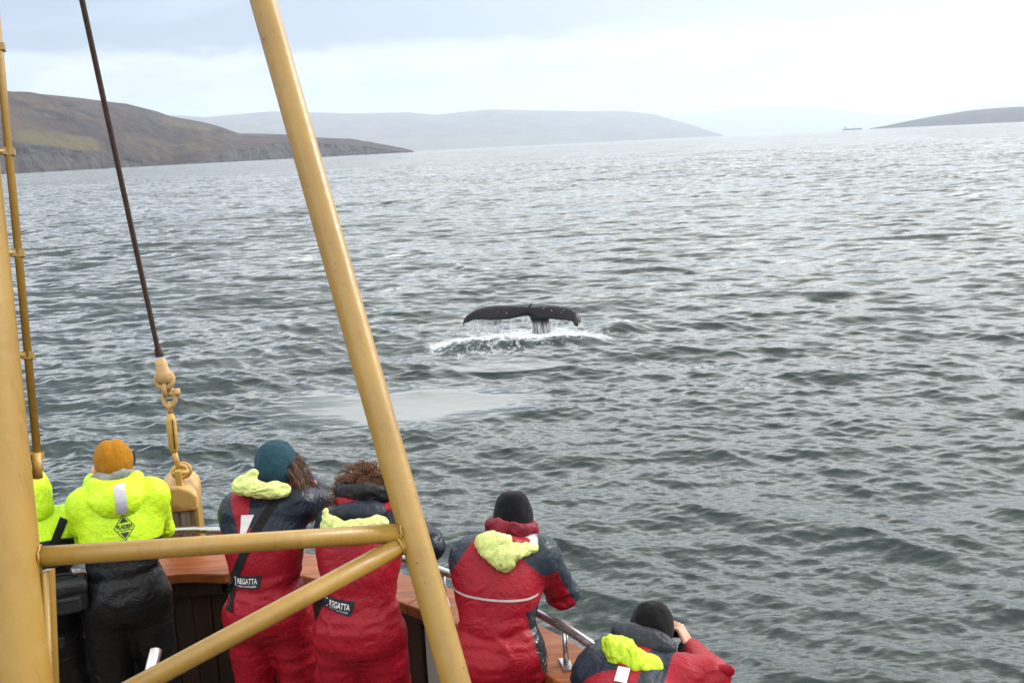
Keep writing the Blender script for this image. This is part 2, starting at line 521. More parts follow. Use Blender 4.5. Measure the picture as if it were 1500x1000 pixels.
HOR = [(-400, 268.5), (1900, 158.2)]
heath_mat = land_material('headland_heath', (0.020, 0.012, 0.013), (0.062, 0.039, 0.026), (0.070, 0.055, 0.018), (0.078, 0.067, 0.064), 0.007)
ridge_land('headland', [(-900, 190), (-620, 168), (-400, 150), (-190, 141), (-60, 136), (8, 133), (60, 133), (128, 141), (196, 150), (239, 162), (256, 169), (299, 178), (324, 185), (354, 197), (375, 197.5), (427, 200), (469, 205), (512, 208), (555, 217), (597, 225), (606, 227.5)],
           [(-900, 290), (-190, 256.5), (25, 247.5), (300, 238), (606, 229)], [(-900, 1500), (-190, 1600), (0, 1900), (300, 2500), (606, 3600)], 1150, heath_mat,
           cliff=[(-900, 262), (-500, 232), (-190, 217), (17, 208), (85, 218), (154, 226), (215, 231), (256, 236), (273, 226), (320, 220), (363, 217), (427, 210), (470, 213), (512, 220), (606, 228)],
           nu=1250, nv=100, rough=0.19, seed=3, rib=20.0,
           grass=[(20, 160, 0.04, 0.13, 0.75), (170, 330, 0.03, 0.22, 0.5), (230, 330, 0.55, 0.75, 0.6), (380, 560, 0.05, 0.9, 0.35)])
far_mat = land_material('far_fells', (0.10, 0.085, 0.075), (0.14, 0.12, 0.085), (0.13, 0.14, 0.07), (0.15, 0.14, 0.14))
ridge_land('far_fells', [(-500, 215), (-150, 190), (150, 175), (256, 168), (307, 171), (360, 166), (405, 162.5), (457, 164), (533, 166), (600, 164), (642, 168), (680, 164), (720, 160.5), (798, 162.5), (860, 164), (918, 164), (960, 169), (1010, 184), (1060, 200)],
           [(-500, 275), (150, 243), (606, 221), (1060, 201)], [(-500, 9000), (150, 9500), (1060, 13000)], 3000, far_mat, nu=420, nv=60, rough=0.06, seed=8,
           grass=[(300, 900, 0.0, 0.25, 0.5)])
ridge_land('remote_fells', [(820, 200), (900, 180), (960, 170), (1010, 168), (1080, 160), (1150, 156), (1220, 160), (1290, 170), (1360, 168), (1440, 152), (1560, 142), (1700, 150)],
           [(820, 211), (1700, 168)], [(820, 27000), (1700, 29000)], 4000, far_mat, nu=300, nv=40, rough=0.05, seed=12)
isl_mat = land_material('island_heath', (0.030, 0.027, 0.030), (0.050, 0.042, 0.036), (0.045, 0.048, 0.026), (0.05, 0.05, 0.052))
ridge_land('low_island', [(1274, 190.5), (1300, 186), (1328, 180), (1370, 172), (1416, 164.5), (1450, 161), (1488, 158.5), (1520, 158), (1640, 152), (1760, 160)],
           [(1274, 191.5), (1760, 167)], [(1274, 7200), (1760, 5600)], 900, isl_mat, nu=260, nv=40, rough=0.10, seed=15)


def build_ship():
    c = P(1248, 192.5, 1.0) - CAM
    ang = math.atan2(c[0], c[1]); Dd = 7600.0
    o = np.array([math.sin(ang) * Dd, math.cos(ang) * Dd, 0.0])
    u = np.array([math.cos(ang), -math.sin(ang), 0.0]); w = np.array([math.sin(ang), math.cos(ang), 0.0]); z = np.array([0, 0, 1.0])
    root = empty('cargo_ship', tuple(o), 'tiny grey cargo ship on the horizon beside the low island', 'ship')
    hullm = M('ship_hull', (0.03, 0.035, 0.05), 0.6); sup = M('ship_house', (0.35, 0.36, 0.38), 0.6)
    L, H = 68.0, 9.0
    outline = [(-L, 0.9), (-L, -0.9), (L * 0.75, -0.9), (L, 0.0), (L * 0.75, 0.9)]
    V = [o + u * x * 0.96 + w * y * 9 - z * 1 for x, y in outline] + [o + u * x + w * y * 10 + z * (H if x < L * 0.7 else H * 1.1) for x, y in outline]
    n = len(outline)
    Fc = [tuple(reversed(range(n))), tuple(range(n, 2 * n))] + [(i, (i + 1) % n, n + (i + 1) % n, n + i) for i in range(n)]
    obj('hull', mesh_from('hull', V, Fc, False), hullm, root)
    obj('deckhouse', mesh_from('deckhouse', *box_data(o - u * L * 0.62 + z * (H + 6), (u, w, z), (9, 8, 6)), smooth=False), sup, root)
    obj('funnel', mesh_from('funnel', *box_data(o - u * L * 0.72 + z * (H + 14), (u, w, z), (3, 3, 3)), smooth=False), hullm, root)
    tube('mast', [o + u * L * 0.18 + z * H, o + u * L * 0.18 + z * (H + 24)], 1.6, hullm, root, n=8)


build_ship()


# ---------------------------------------------------------------- boat
DECK = 2.55; CAP = 3.33; RAIL = 3.51
HEAD = np.array([-0.18, 0.984]); HEAD /= np.linalg.norm(HEAD)      # the way the bow points
SIDE = np.array([HEAD[1], -HEAD[0]])                              # starboard
STEM = np.array([-2.03, 5.66])
UPV = np.array([0, 0, 1.0])
H3 = np.array([*HEAD, 0.0]); S3 = np.array([*SIDE, 0.0])


def B(s, t, z):
    p = STEM - HEAD * s + SIDE * t
    return np.array([p[0], p[1], z])


def half_width(s):
    w = 2.5 * (1 - math.exp(-max(s, 0) / 1.42)) + 0.06 * (1 - math.exp(-max(s, 0) / 0.12))
    return w - max(0, s - 7) ** 2 * 0.02


def paint_yellow():
    mt = bpy.data.materials.new('yellow_paint'); mt.use_nodes = True
    N = NT(mt.node_tree)
    co = N.n('ShaderNodeNewGeometry').outputs['Position']
    n1 = N.noise(co, 3.0, 5, 0.6); n2 = N.noise(co, 34.0, 4, 0.65); n3 = N.noise(N.vmath('MULTIPLY', co, (30, 30, 2.2)), 1.0, 4, 0.7)
    c = N.mix(N.mapr(n1, 0.35, 0.65), (0.272, 0.160, 0.028), (0.222, 0.126, 0.020))
    c = N.mix(N.mapr(n3, 0.54, 0.74, 0.0, 0.6), c, (0.17, 0.088, 0.022))
    c = N.mix(N.mapr(N.noise(co, 9.0, 5, 0.7), 0.55, 0.75, 0.0, 0.35), c, (0.34, 0.24, 0.085))
    c = N.mix(N.mapr(N.math('ADD', n2, N.math('MULTIPLY', n1, 0.5)), 0.93, 1.0), c, (0.10, 0.045, 0.02))
    b = N.n('ShaderNodeBsdfPrincipled', {'Base Color': c, 'Roughness': N.mapr(n2, 0.3, 0.7, 0.34, 0.5)})
    bp = N.n('ShaderNodeBump', {'Height': N.noise(co, 26.0, 4, 0.6), 'Strength': 0.22, 'Distance': 0.006})
    N.put(b, 'Normal', bp.outputs[0])
    N.n('ShaderNodeOutputMaterial', {0: b.outputs[0]})
    return mt


def wood(name, a, b_, rough, axis_scale, wet=0.0):
    mt = bpy.data.materials.new(name); mt.use_nodes = True
    N = NT(mt.node_tree)
    co = N.n('ShaderNodeNewGeometry').outputs['Position']
    rnd = N.n('ShaderNodeObjectInfo').outputs['Random']
    mp = N.n('ShaderNodeMapping', {'Vector': N.vmath('ADD', co, N.n('ShaderNodeCombineXYZ', {0: N.math('MULTIPLY', rnd, 7.0), 2: N.math('MULTIPLY', rnd, 3.0)})),
                                   'Rotation': (0, 0, -math.atan2(HEAD[1], HEAD[0])), 'Scale': axis_scale})
    g = N.noise(mp, 1.0, 6, 0.65, 0.6)
    st = N.noise(co, 2.3, 4, 0.6)
    c = N.mix(N.mapr(g, 0.32, 0.68), a, b_)
    c = N.mix(N.mapr(st, 0.52, 0.72, 0.0, 0.6), c, tuple(v * 0.35 for v in b_))
    c = N.mix(N.mapr(rnd, 0, 1, 0.0, 0.35), c, tuple(v * 0.6 for v in a))
    b = N.n('ShaderNodeBsdfPrincipled', {'Base Color': c, 'Roughness': N.mapr(g, 0.3, 0.7, rough - 0.1, rough + 0.15), 'Coat Weight': wet, 'Coat Roughness': 0.2, 'Specular IOR Level': 0.3})
    N.put(b, 'Normal', N.n('ShaderNodeBump', {'Height': g, 'Strength': 0.35, 'Distance': 0.004}).outputs[0])
    N.n('ShaderNodeOutputMaterial', {0: b.outputs[0]})
    return mt


YEL = paint_yellow()
CAPW = wood('varnished_cap', (0.30, 0.088, 0.020), (0.16, 0.042, 0.011), 0.5, (2.0, 26.0, 26.0), 0.0)
BRN = wood('dark_boards', (0.055, 0.030, 0.017), (0.022, 0.012, 0.008), 0.55, (20.0, 20.0, 1.6))
GREYW = wood('weathered_post', (0.20, 0.165, 0.12), (0.07, 0.055, 0.04), 0.8, (30.0, 30.0, 2.0))
DECKW = wood('deck_planks', (0.20, 0.15, 0.10), (0.12, 0.085, 0.055), 0.7, (2.0, 22.0, 10.0))
GREYP = M('grey_gloss_paint', (0.40, 0.39, 0.37), 0.45, (0.32, 0.31, 0.295), 3.0, 0.15, 20.0)
STEEL = M('brushed_steel', (0.50, 0.49, 0.48), 0.28, (0.38, 0.37, 0.36), 12.0, metal=0.9)
HULLP = M('hull_paint', (0.04, 0.05, 0.055), 0.4, (0.05, 0.06, 0.06), 2.0)
RUST = M('rusty_wire', (0.060, 0.024, 0.013), 0.85, (0.018, 0.010, 0.008), 30.0, 0.5, 200.0)

boat = empty('fishing_boat', tuple(B(3.0, 0, 0)), 'old wooden boat with yellow mast, brown bulwark and steel rail under the watchers', 'boat')

# hull shell and deck
def build_hull():
    ss = np.concatenate([np.linspace(0, 1, 14), np.linspace(1, 11, 26)[1:]])
    rows = [(CAP - 0.05, 1.0), (DECK, 0.98), (1.6, 0.90), (0.8, 0.80), (0.0, 0.66), (-0.8, 0.42), (-1.3, 0.05)]
    V = []
    for sgn in (1, -1):
        for s in ss:
            for z, k in rows:
                rake = 0.16 * (CAP - z)
                V.append(B(s + rake * math.exp(-s / 2.5), sgn * (half_width(s) * k + 0.07), z))
    n, m_ = len(rows), len(ss)
    Fc = []
    for side in (0, 1):
        o = side * n * m_
        for i in range(m_ - 1):
            for j in range(n - 1):
                q = (o + i * n + j, o + i * n + j + 1, o + (i + 1) * n + j + 1, o + (i + 1) * n + j)
                Fc.append(q if side else tuple(reversed(q)))
    a = (m_ - 1) * n; o = n * m_
    for j in range(n - 1):                       # transom and bow
        Fc.append((a + j, a + j + 1, o + a + j + 1, o + a + j))
        Fc.append((j, o + j, o + j + 1, j + 1))
    obj('hull', mesh_from('hull', V, Fc), HULLP, boat)
    sd = np.linspace(0.12, 10.9, 40)
    V = [B(s, half_width(s) - 0.02, DECK) for s in sd] + [B(s, -half_width(s) + 0.02, DECK) for s in sd]
    k = len(sd)
    Fc = [(i, k + i, k + i + 1, i + 1) for i in range(k - 1)]
    obj('deck', mesh_from('deck', V, Fc, False), DECKW, boat)


build_hull()


def edge_pts(s0, s1, sgn, off, n):
    out = []
    for s in np.linspace(s0, s1, n):
        d = (half_width(s + 0.01) - half_width(s - 0.01 if s > 0.01 else s)) / (0.02 if s > 0.01 else 0.01)
        nl = math.hypot(d, 1)
        # inward normal in (s, t): (d, -1) / nl
        out.append((s + off * d / nl, sgn * (half_width(s) - off / nl)))
    return out


def plank_along(name, s0, s1, sgn, o0, o1, z0, z1, mat_, parent, n=8):
    a = edge_pts(s0, s1, sgn, o0, n); b = edge_pts(s0, s1, sgn, o1, n)
    V = []
    for (sa, ta), (sb, tb) in zip(a, b):
        V += [B(sa, ta, z0), B(sb, tb, z0), B(sb, tb, z1), B(sa, ta, z1)]
    Fc = []
    for i in range(n - 1):
        for j in range(4):
            q = (i * 4 + j, i * 4 + (j + 1) % 4, (i + 1) * 4 + (j + 1) % 4, (i + 1) * 4 + j)
            Fc.append(tuple(reversed(q)) if sgn > 0 else q)
    Fc += [(0, 1, 2, 3) if sgn > 0 else (3, 2, 1, 0), tuple(reversed(range((n - 1) * 4, n * 4))) if sgn > 0 else tuple(range((n - 1) * 4, n * 4))]
    me = mesh_from(name, V, Fc, False)
    o = obj(name, me, mat_, parent)
    return bevel_obj(o, 0.008)


bulwark = plank_along('bulwark', 0.06, 7.0, 1, -0.05, 0.0, DECK - 0.05, CAP - 0.07, HULLP, boat, 40)
bulwark_p = plank_along('bulwark', 0.06, 7.0, -1, -0.05, 0.0, DECK - 0.05, CAP - 0.07, HULLP, boat, 40)
for sgn, bw in ((1, bulwark), (-1, bulwark_p)):
    # cap rail planks, butted end to end
    cuts = [0.10, 1.05, 2.25, 3.6, 5.0, 6.6]
    for a, b in zip(cuts[:-1], cuts[1:]):
        plank_along('cap_plank', a + 0.002, b - 0.002, sgn, -0.10, 0.17, CAP - 0.06, CAP, CAPW, boat, 10)
    plank_along('rubbing_strake', 0.1, 6.6, sgn, 0.03, 0.075, CAP - 0.15, CAP - 0.062, BRN, boat, 30)
    # inner boards: dark brown staves at the bow, grey painted panels further aft
    s = 0.12
    i = 0
    while s < 1.02:
        w_ = 0.105 if i % 2 else 0.12
        plank_along('board', s + 0.003, s + w_ - 0.004, sgn, 0.003, 0.028 + 0.012 * (i % 2), DECK, CAP - 0.152, BRN, bw, 3)
        s += w_; i += 1
    while s < 6.5:
        plank_along('panel', s + 0.003, s + 0.53, sgn, 0.003, 0.024, DECK, CAP - 0.152, GREYP, bw, 4)
        plank_along('stanchion', s + 0.532, s + 0.60, sgn, 0.003, 0.085, DECK, CAP - 0.152, BRN, bw, 3)
        s += 0.603
# breasthook: the piece that closes the cap at the bow
bh = [(0.045, -0.06)] + [(s_, -t_) for s_, t_ in edge_pts(0.10, 0.34, 1, -0.10, 5)][:] + [(0.50, -0.28), (0.43, -0.10), (0.41, 0.0), (0.43, 0.10), (0.50, 0.28)] + list(reversed(edge_pts(0.10, 0.34, 1, -0.10, 5))) + [(0.045, 0.06)]
n = len(bh)
V = [B(s_, t_, CAP - 0.055) for s_, t_ in bh] + [B(s_, t_, CAP + 0.004) for s_, t_ in bh]
Fc = [tuple(reversed(range(n))), tuple(range(n, 2 * n))] + [(i, (i + 1) % n, n + (i + 1) % n, n + i) for i in range(n)]
_me = mesh_from('breasthook', V, Fc, False)
_bm = bmesh.new(); _bm.from_mesh(_me); bmesh.ops.recalc_face_normals(_bm, faces=_bm.faces); _bm.to_mesh(_me); _bm.free()
bevel_obj(obj('breasthook', _me, CAPW, boat), 0.008)
knee = [(0.06, -0.30), (0.06, 0.30), (0.36, 0.24), (0.33, 0.0), (0.36, -0.24)]
V = [B(s_, t_, CAP - 0.17) for s_, t_ in knee] + [B(s_, t_, CAP - 0.058) for s_, t_ in knee]
n = 5
_me = mesh_from('bow_knee', V, [tuple(reversed(range(n))), tuple(range(n, 2 * n))] + [(i, (i + 1) % n, n + (i + 1) % n, n + i) for i in range(n)], False)
_bm = bmesh.new(); _bm.from_mesh(_me); bmesh.ops.recalc_face_normals(_bm, faces=_bm.faces); _bm.to_mesh(_me); _bm.free()
obj('bow_knee', _me, BRN, boat)
for k_ in range(-2, 3):        # staves closing the bow behind the stem
    obj('board', mesh_from('board', *box_data(B(0.27 + 0.012 * (k_ % 2), k_ * 0.105, (DECK + CAP - 0.17) / 2), (H3, S3, UPV), (0.014, 0.050, (CAP - 0.17 - DECK) / 2)), smooth=False), BRN, bulwark)
# steel handrail inside the stem head
half = [(0.20, 0.0), (0.215, 0.10), (0.26, 0.20)] + edge_pts(0.36, 6.4, 1, 0.055, 34)
pts = [B(s, -t, RAIL) for s, t in reversed(half[1:])] + [B(s, t, RAIL) for s, t in half]
rail = tube('handrail', pts, 0.021, STEEL, boat, 14)
for sgn in (1, -1):
    for s in (0.42, 1.18, 1.95, 2.9, 3.9, 5.0):
        (a, t), = edge_pts(s, s, sgn, 0.055, 1)
        tube('rail_post', [B(a, t, CAP + 0.004), B(a, t, RAIL - 0.012)], 0.013, STEEL, boat, 12)
        f = obj('foot_plate', mesh_from('foot_plate', *box_data(B(a, t, CAP + 0.0045), (H3, S3, UPV), (0.055, 0.022, 0.004)), smooth=False), STEEL, boat)

# stem head: weathered post, yellow cap with a side strap
V = []
for z_ in (3.60, CAP - 0.02, DECK, 1.0, -0.9):          # follows the rake of the bow
    s_ = -0.05 + max(0.0, 0.16 * (CAP - z_)); h_ = 0.11 if z_ > DECK else 0.13
    V += [B(s_ - h_, -0.088, z_), B(s_ - h_, 0.088, z_), B(s_ + h_, 0.088, z_), B(s_ + h_, -0.088, z_)]
Fc = [(0, 1, 2, 3), (19, 18, 17, 16)] + [(4 * i + j, 4 * i + 4 + j, 4 * i + 4 + (j + 1) % 4, 4 * i + (j + 1) % 4) for i in range(4) for j in range(4)]
_me = mesh_from('stem_post', V, Fc, False)
_bm = bmesh.new(); _bm.from_mesh(_me); bmesh.ops.recalc_face_normals(_bm, faces=_bm.faces); _bm.to_mesh(_me); _bm.free()
stem = obj('stem_post', _me, GREYW, boat)
for k in (-0.03, 0.035):      # drying cracks in the post
    obj('batten', mesh_from('batten', *box_data(B(0.064, k, 3.455), (H3, S3, UPV), (0.006, 0.026, 0.12)), smooth=False), GREYW, stem)
prof = [(-0.118, 3.575), (0.118, 3.575), (0.118, 3.665), (0.09, 3.70), (0.02, 3.735), (-0.05, 3.735), (-0.10, 3.695), (-0.118, 3.66)]
V = [B(0.085, t, z) for t, z in prof] + [B(-0.20, t * 0.92, z + 0.035) for t, z in prof]
n = len(prof)
Fc = [tuple(range(n)), tuple(reversed(range(n, 2 * n)))] + [((i + 1) % n, i, n + i, n + (i + 1) % n) for i in range(n)]
RUSTY = M('rust_stained_paint', (0.36, 0.215, 0.06), 0.55, (0.16, 0.062, 0.018), 9.0, 0.3, 30.0)
for nd_ in RUSTY.node_tree.nodes:
    if nd_.type == 'MAP_RANGE' and abs(nd_.inputs[1].default_value - 0.3) < 1e-4 and nd_.inputs[4].default_value == 1.0:
        nd_.inputs[1].default_value = 0.50; nd_.inputs[2].default_value = 0.74
cap = bevel_obj(obj('stem_cap', mesh_from('stem_cap', V, Fc, False), RUSTY, stem), 0.018, 3)
obj('strap', mesh_from('strap', *box_data(B(-0.03, 0.101, 3.48), (H3, S3, UPV), (0.10, 0.010, 0.19)), smooth=False), YEL, stem)

# forestay: twisted wire, socket, shackle, turnbuckle, lug
def helix(pa, pb, r0, turns, phase, n):
    d, u, v = frame(pb - pa)
    t = np.linspace(0, 1, n)
    a = turns * 2 * math.pi * t + phase
    return pa + np.outer(t, pb - pa) + r0 * (np.outer(np.cos(a), u) + np.outer(np.sin(a), v))


T0 = P(233, 520, 5.76); T1 = P(120, 0, 5.05)
T2 = T1 + (T1 - T0) * 1.6
stay = tube('forestay', [T0, T2], 0.009, RUST, boat, 8)
for k in range(6):
    tube('strand', helix(T0, T2, 0.0095, 95, k * math.pi / 3, 1500), 0.0056, RUST, stay, 5)
RIGP = M('rigging_paint', (0.42, 0.275, 0.125), 0.6, (0.30, 0.165, 0.055), 14.0, 0.4, 60.0)
RIGY = M('rigging_yellow', (0.42, 0.27, 0.055), 0.5, (0.28, 0.14, 0.035), 10.0, 0.3, 60.0)
C0, C1 = P(234, 526, 5.77), P(241, 553, 5.79)
sock = tube('wire_socket', [C0, C0 + (C1 - C0) * 0.25, C0 + (C1 - C0) * 0.7, C1, P(243, 562, 5.80)], [0.030, 0.034, 0.040, 0.058, 0.030], RIGP, boat, 14)
tube('seizing', [P(231, 510, 5.76), P(234, 522, 5.77)], [0.020, 0.023], RUST, sock, 10)


def ring(c, ax, up, ra, rb, r, n=22, a0=0.0, a1=2 * math.pi):
    ax = np.asarray(ax, float); up = np.asarray(up, float)
    closed = abs(a1 - a0 - 2 * math.pi) < 1e-6
    an = np.linspace(a0, a1, n, endpoint=not closed)
    pts_ = [np.asarray(c) + ra * math.cos(a) * ax + rb * math.sin(a) * up for a in an]
    return tube_data(pts_, r, 8, True, closed)


ux = _R; uy = _U; uf = _F
c = P(241, 556, 5.79)
V, Fc = ring(c, ux, uy, 0.046, 0.046, 0.019)
obj('socket_eye', mesh_from('socket_eye', V, Fc), RIGP, sock)
tube('pin', [P(232, 560, 5.79), P(254, 552, 5.79)], 0.013, RIGP, sock, 8)
V, Fc = join([ring(P(243, 567, 5.80), uf, uy, 0.032, 0.045, 0.015), ring(P(248, 583, 5.81), ux, uy, 0.034, 0.050, 0.015)])
sh = obj('shackle', mesh_from('shackle', V, Fc), RIGP, boat)
tube('shackle_bolt', [P(238, 577, 5.81), P(260, 575, 5.81)], [0.016, 0.016], RIGP, sh, 10)
tube('shackle_nut', [P(256, 575, 5.81), P(263, 574, 5.81)], [0.026, 0.024], RIGP, sh, 6)
tb = tube('turnbuckle', [P(249.5, 605, 5.82), P(250, 609, 5.82), P(250.5, 616, 5.82), P(254.5, 655, 5.87), P(255.2, 660, 5.875), P(255.5, 664, 5.875)], [0.013, 0.022, 0.029, 0.029, 0.022, 0.013], RIGY, boat, 16)
tube('screw', [P(248.5, 588, 5.81), P(249.5, 607, 5.82)], 0.0145, RIGY, tb, 12)
tube('screw', [P(255.2, 661, 5.875), P(262, 688, 5.90)], 0.0165, RIGY, tb, 12)
tube('slot', [P(252.6, 614, 5.79), P(256.4, 657, 5.84)], 0.0035, RUST, tb, 6)
cl = P(263.5, 690, 5.90)
V, Fc = join([ring(cl, ux * 0.9 + uf * 0.4, uy, 0.040, 0.036, 0.014), ring(cl + uf * 0.05, ux, uy, 0.046, 0.040, 0.013)])
ls = obj('shackle', mesh_from('shackle', V, Fc), RIGY, boat)
tube('shackle_bolt', [P(252, 694, 5.88), P(277, 690, 5.92)], [0.017, 0.017], RIGY, ls, 10)
lug = P(263, 700, 5.90)
obj('lug', mesh_from('lug', *box_data(lug - UPV * 0.005, (S3, H3, UPV), (0.016, 0.05, 0.062)), smooth=False), RIGY, stem)

# mast, strut, braces
MB_, MT_ = P(25, 1000, 3.02), None
mdir = P(-25, 500, 3.10) - MB_; mdir /= np.linalg.norm(mdir)
mfoot = MB_ + mdir * ((DECK - MB_[2]) / mdir[2]); mtop = MB_ + mdir * ((9.5 - MB_[2]) / mdir[2])
mast = tube('mast', [mfoot + (mtop - mfoot) * t for t in np.linspace(0, 1, 12)], np.linspace(0.103, 0.093, 12), YEL, boat, 40)
LB, LT = P(668, 1000, 3.30), P(385, 0, 3.78)
ld = (LT - LB) / np.linalg.norm(LT - LB)
lfoot = LB + ld * ((DECK - LB[2]) / ld[2]); ltop = LT + ld * 3.2
strut = tube('strut', [lfoot + (ltop - lfoot) * t for t in np.linspace(0, 1, 12)], 0.0495, YEL, boat, 36)


def on_line(a, d, py):      # point of a spar at the height of a row of the photograph
    best = min((abs((lambda q: 500 - FPX * np.dot(q, _U) / np.dot(q, _F))(a + d * t - CAM) - py), t) for t in np.linspace(-1, 9, 2001))
    return a + d * best[1]


J1 = on_line(lfoot, ld, 779); M1 = on_line(mfoot, mdir, 818)
bar = tube('cross_bar', [M1, J1], 0.0315, YEL, boat, 28)
M2 = on_line(mfoot, mdir, 1092)
J2 = on_line(lfoot, ld, 786)
dn = (M2 - J2) / np.linalg.norm(M2 - J2)
brace = tube('diagonal_brace', [J2, M2], 0.0325, YEL, boat, 28)


def weld(c, axis, r, parent):
    d, u, v = frame(axis)
    pts_ = [c + r * (math.cos(a) * u + math.sin(a) * v) + d * 0.0015 * math.sin(7 * a) for a in np.linspace(0, 2 * math.pi, 40, endpoint=False)]
    vv, ff = tube_data(pts_, 0.0045 + 0.0006 * np.sin(np.arange(40) * 2.4), 6, False, True)
    obj('weld_bead', mesh_from('weld_bead', vv, ff), YEL, parent)


bd = (J1 - M1) / np.linalg.norm(J1 - M1)
weld(J1 - bd * 0.047, bd, 0.0335, bar); weld(M1 + bd * 0.099, bd, 0.0335, bar)
weld(J2 + dn * 0.055, dn, 0.0345, brace)
# ladder standing beside the mast
back = np.cross(mdir, _R); back /= np.linalg.norm(back)
if back[1] < 0:
    back = -back
lr0 = P(57, 690, 3.16); lr1 = P(1, 95, 3.22)
ldir = lr1 - lr0
ladder = tube('ladder_rail', [lr0 - ldir * 0.0, lr0 + ldir * 2.1], 0.0125, YEL, boat, 14)
for py in (668, 520, 370, 222, 70):
    q = on_line(lr0, ldir / np.linalg.norm(ldir), py)
    mq = on_line(mfoot, mdir, py - 2)
    tube('rung', [q, mq], 0.010, YEL, ladder, 10)
    obj('clip', mesh_from('clip', *box_data(q, (bd, np.cross(bd, mdir), mdir), (0.018, 0.012, 0.012)), smooth=False), YEL, ladder)
lb2 = P(57, 690, 3.16)
tube('ladder_foot', [lb2 + np.array([0, 0, 0.06]), P(55.5, 700, 3.16)], 0.015, RIGY, ladder, 10)
q0, q1 = P(64, 836, 3.10), P(70, 1000, 3.08)
dd = (q1 - q0) / np.linalg.norm(q1 - q0)
q2 = q1 + dd * 0.45
obj('mast_bracket', mesh_from('mast_bracket', *box_data((q0 + q2) / 2, (dd, _R - dd * np.dot(_R, dd), np.cross(dd, _R)), (np.linalg.norm(q2 - q0) / 2, 0.0125, 0.05)), smooth=False), YEL, boat)
tube('bracket_pipe', [P(66, 838, 3.06), P(72, 1000, 3.04) + dd * 0.4], 0.011, YEL, boat, 10)
# grab rail by the companionway
g0, g1 = P(229, 950, 4.35), P(214, 1010, 4.28)
gd = (g0 - g1) / np.linalg.norm(g0 - g1)
foot = g1 + (g1 - g0) / (g1 - g0)[2] * (DECK - g1[2])
tube('grab_rail', [foot, g1, g0 - gd * 0.004, g0, g0 + gd * 0.006], [0.027, 0.027, 0.027, 0.024, 0.012], STEEL, boat, 18)


# ---------------------------------------------------------------- whale
DW = float(np.dot(WHALE - CAM, _F))
ZP = lambda x, y, dd=0.0: P(600 + x * 0.23333, 400 + y * 0.23333, DW + dd)


def whale_skin():
    mt = bpy.data.materials.new('wet_whale_skin'); mt.use_nodes = True
    N = NT(mt.node_tree)
    co = N.n('ShaderNodeNewGeometry').outputs['Position']
    n1 = N.noise(co, 2.0, 4, 0.6)
    vor = N.n('ShaderNodeTexVoronoi', {'Vector': co, 'Scale': 11.0, 'Randomness': 1.0})
    spot = N.math('MULTIPLY', N.mapr(vor.outputs['Distance'], 0.08, 0.2, 1.0, 0.0), N.math('GREATER_THAN', N.n('ShaderNodeSeparateColor', {0: vor.outputs['Color']}).outputs[0], 0.62))
    streak = N.n('ShaderNodeAttribute', attribute_name='stock').outputs['Fac']
    sn = N.noise(N.vmath('MULTIPLY', co, (16, 16, 1.6)), 1.0, 5, 0.7)
    tipw = N.n('ShaderNodeAttribute', attribute_name='tip').outputs['Fac']
    c = N.mix(N.mapr(n1, 0.3, 0.7), (0.006, 0.006, 0.007), (0.012, 0.012, 0.014))
    c = N.mix(N.math('MULTIPLY', spot, 0.85), c, (0.45, 0.45, 0.43))
    c = N.mix(N.math('MULTIPLY', streak, N.mapr(sn, 0.36, 0.60)), c, (0.42, 0.42, 0.42))
    c = N.mix(N.math('MULTIPLY', tipw, N.mapr(N.noise(co, 9.0, 5, 0.7), 0.48, 0.62)), c, (0.42, 0.40, 0.34))
    b = N.n('ShaderNodeBsdfPrincipled', {'Base Color': c, 'Roughness': 0.4, 'Specular IOR Level': 0.13})
    N.put(b, 'Normal', N.n('ShaderNodeBump', {'Height': N.noise(co, 14.0, 4, 0.6), 'Strength': 0.3, 'Distance': 0.02}).outputs[0])
    N.n('ShaderNodeOutputMaterial', {0: b.outputs[0]})
    return mt


def spline(pts, n):
    pts = np.array(pts, float); t = np.arange(len(pts)); tt = np.linspace(0, len(pts) - 1, n)
    p = np.vstack([2 * pts[0] - pts[1], pts, 2 * pts[-1] - pts[-2]])
    out = []
    for x in tt:
        i = min(int(x), len(pts) - 2); f = x - i
        a, b, c, d = p[i], p[i + 1], p[i + 2], p[i + 3]
        out.append(0.5 * (2 * b + (c - a) * f + (2 * a - 5 * b + 4 * c - d) * f ** 2 + (3 * b - a - 3 * c + d) * f ** 3))
    return np.array(out)


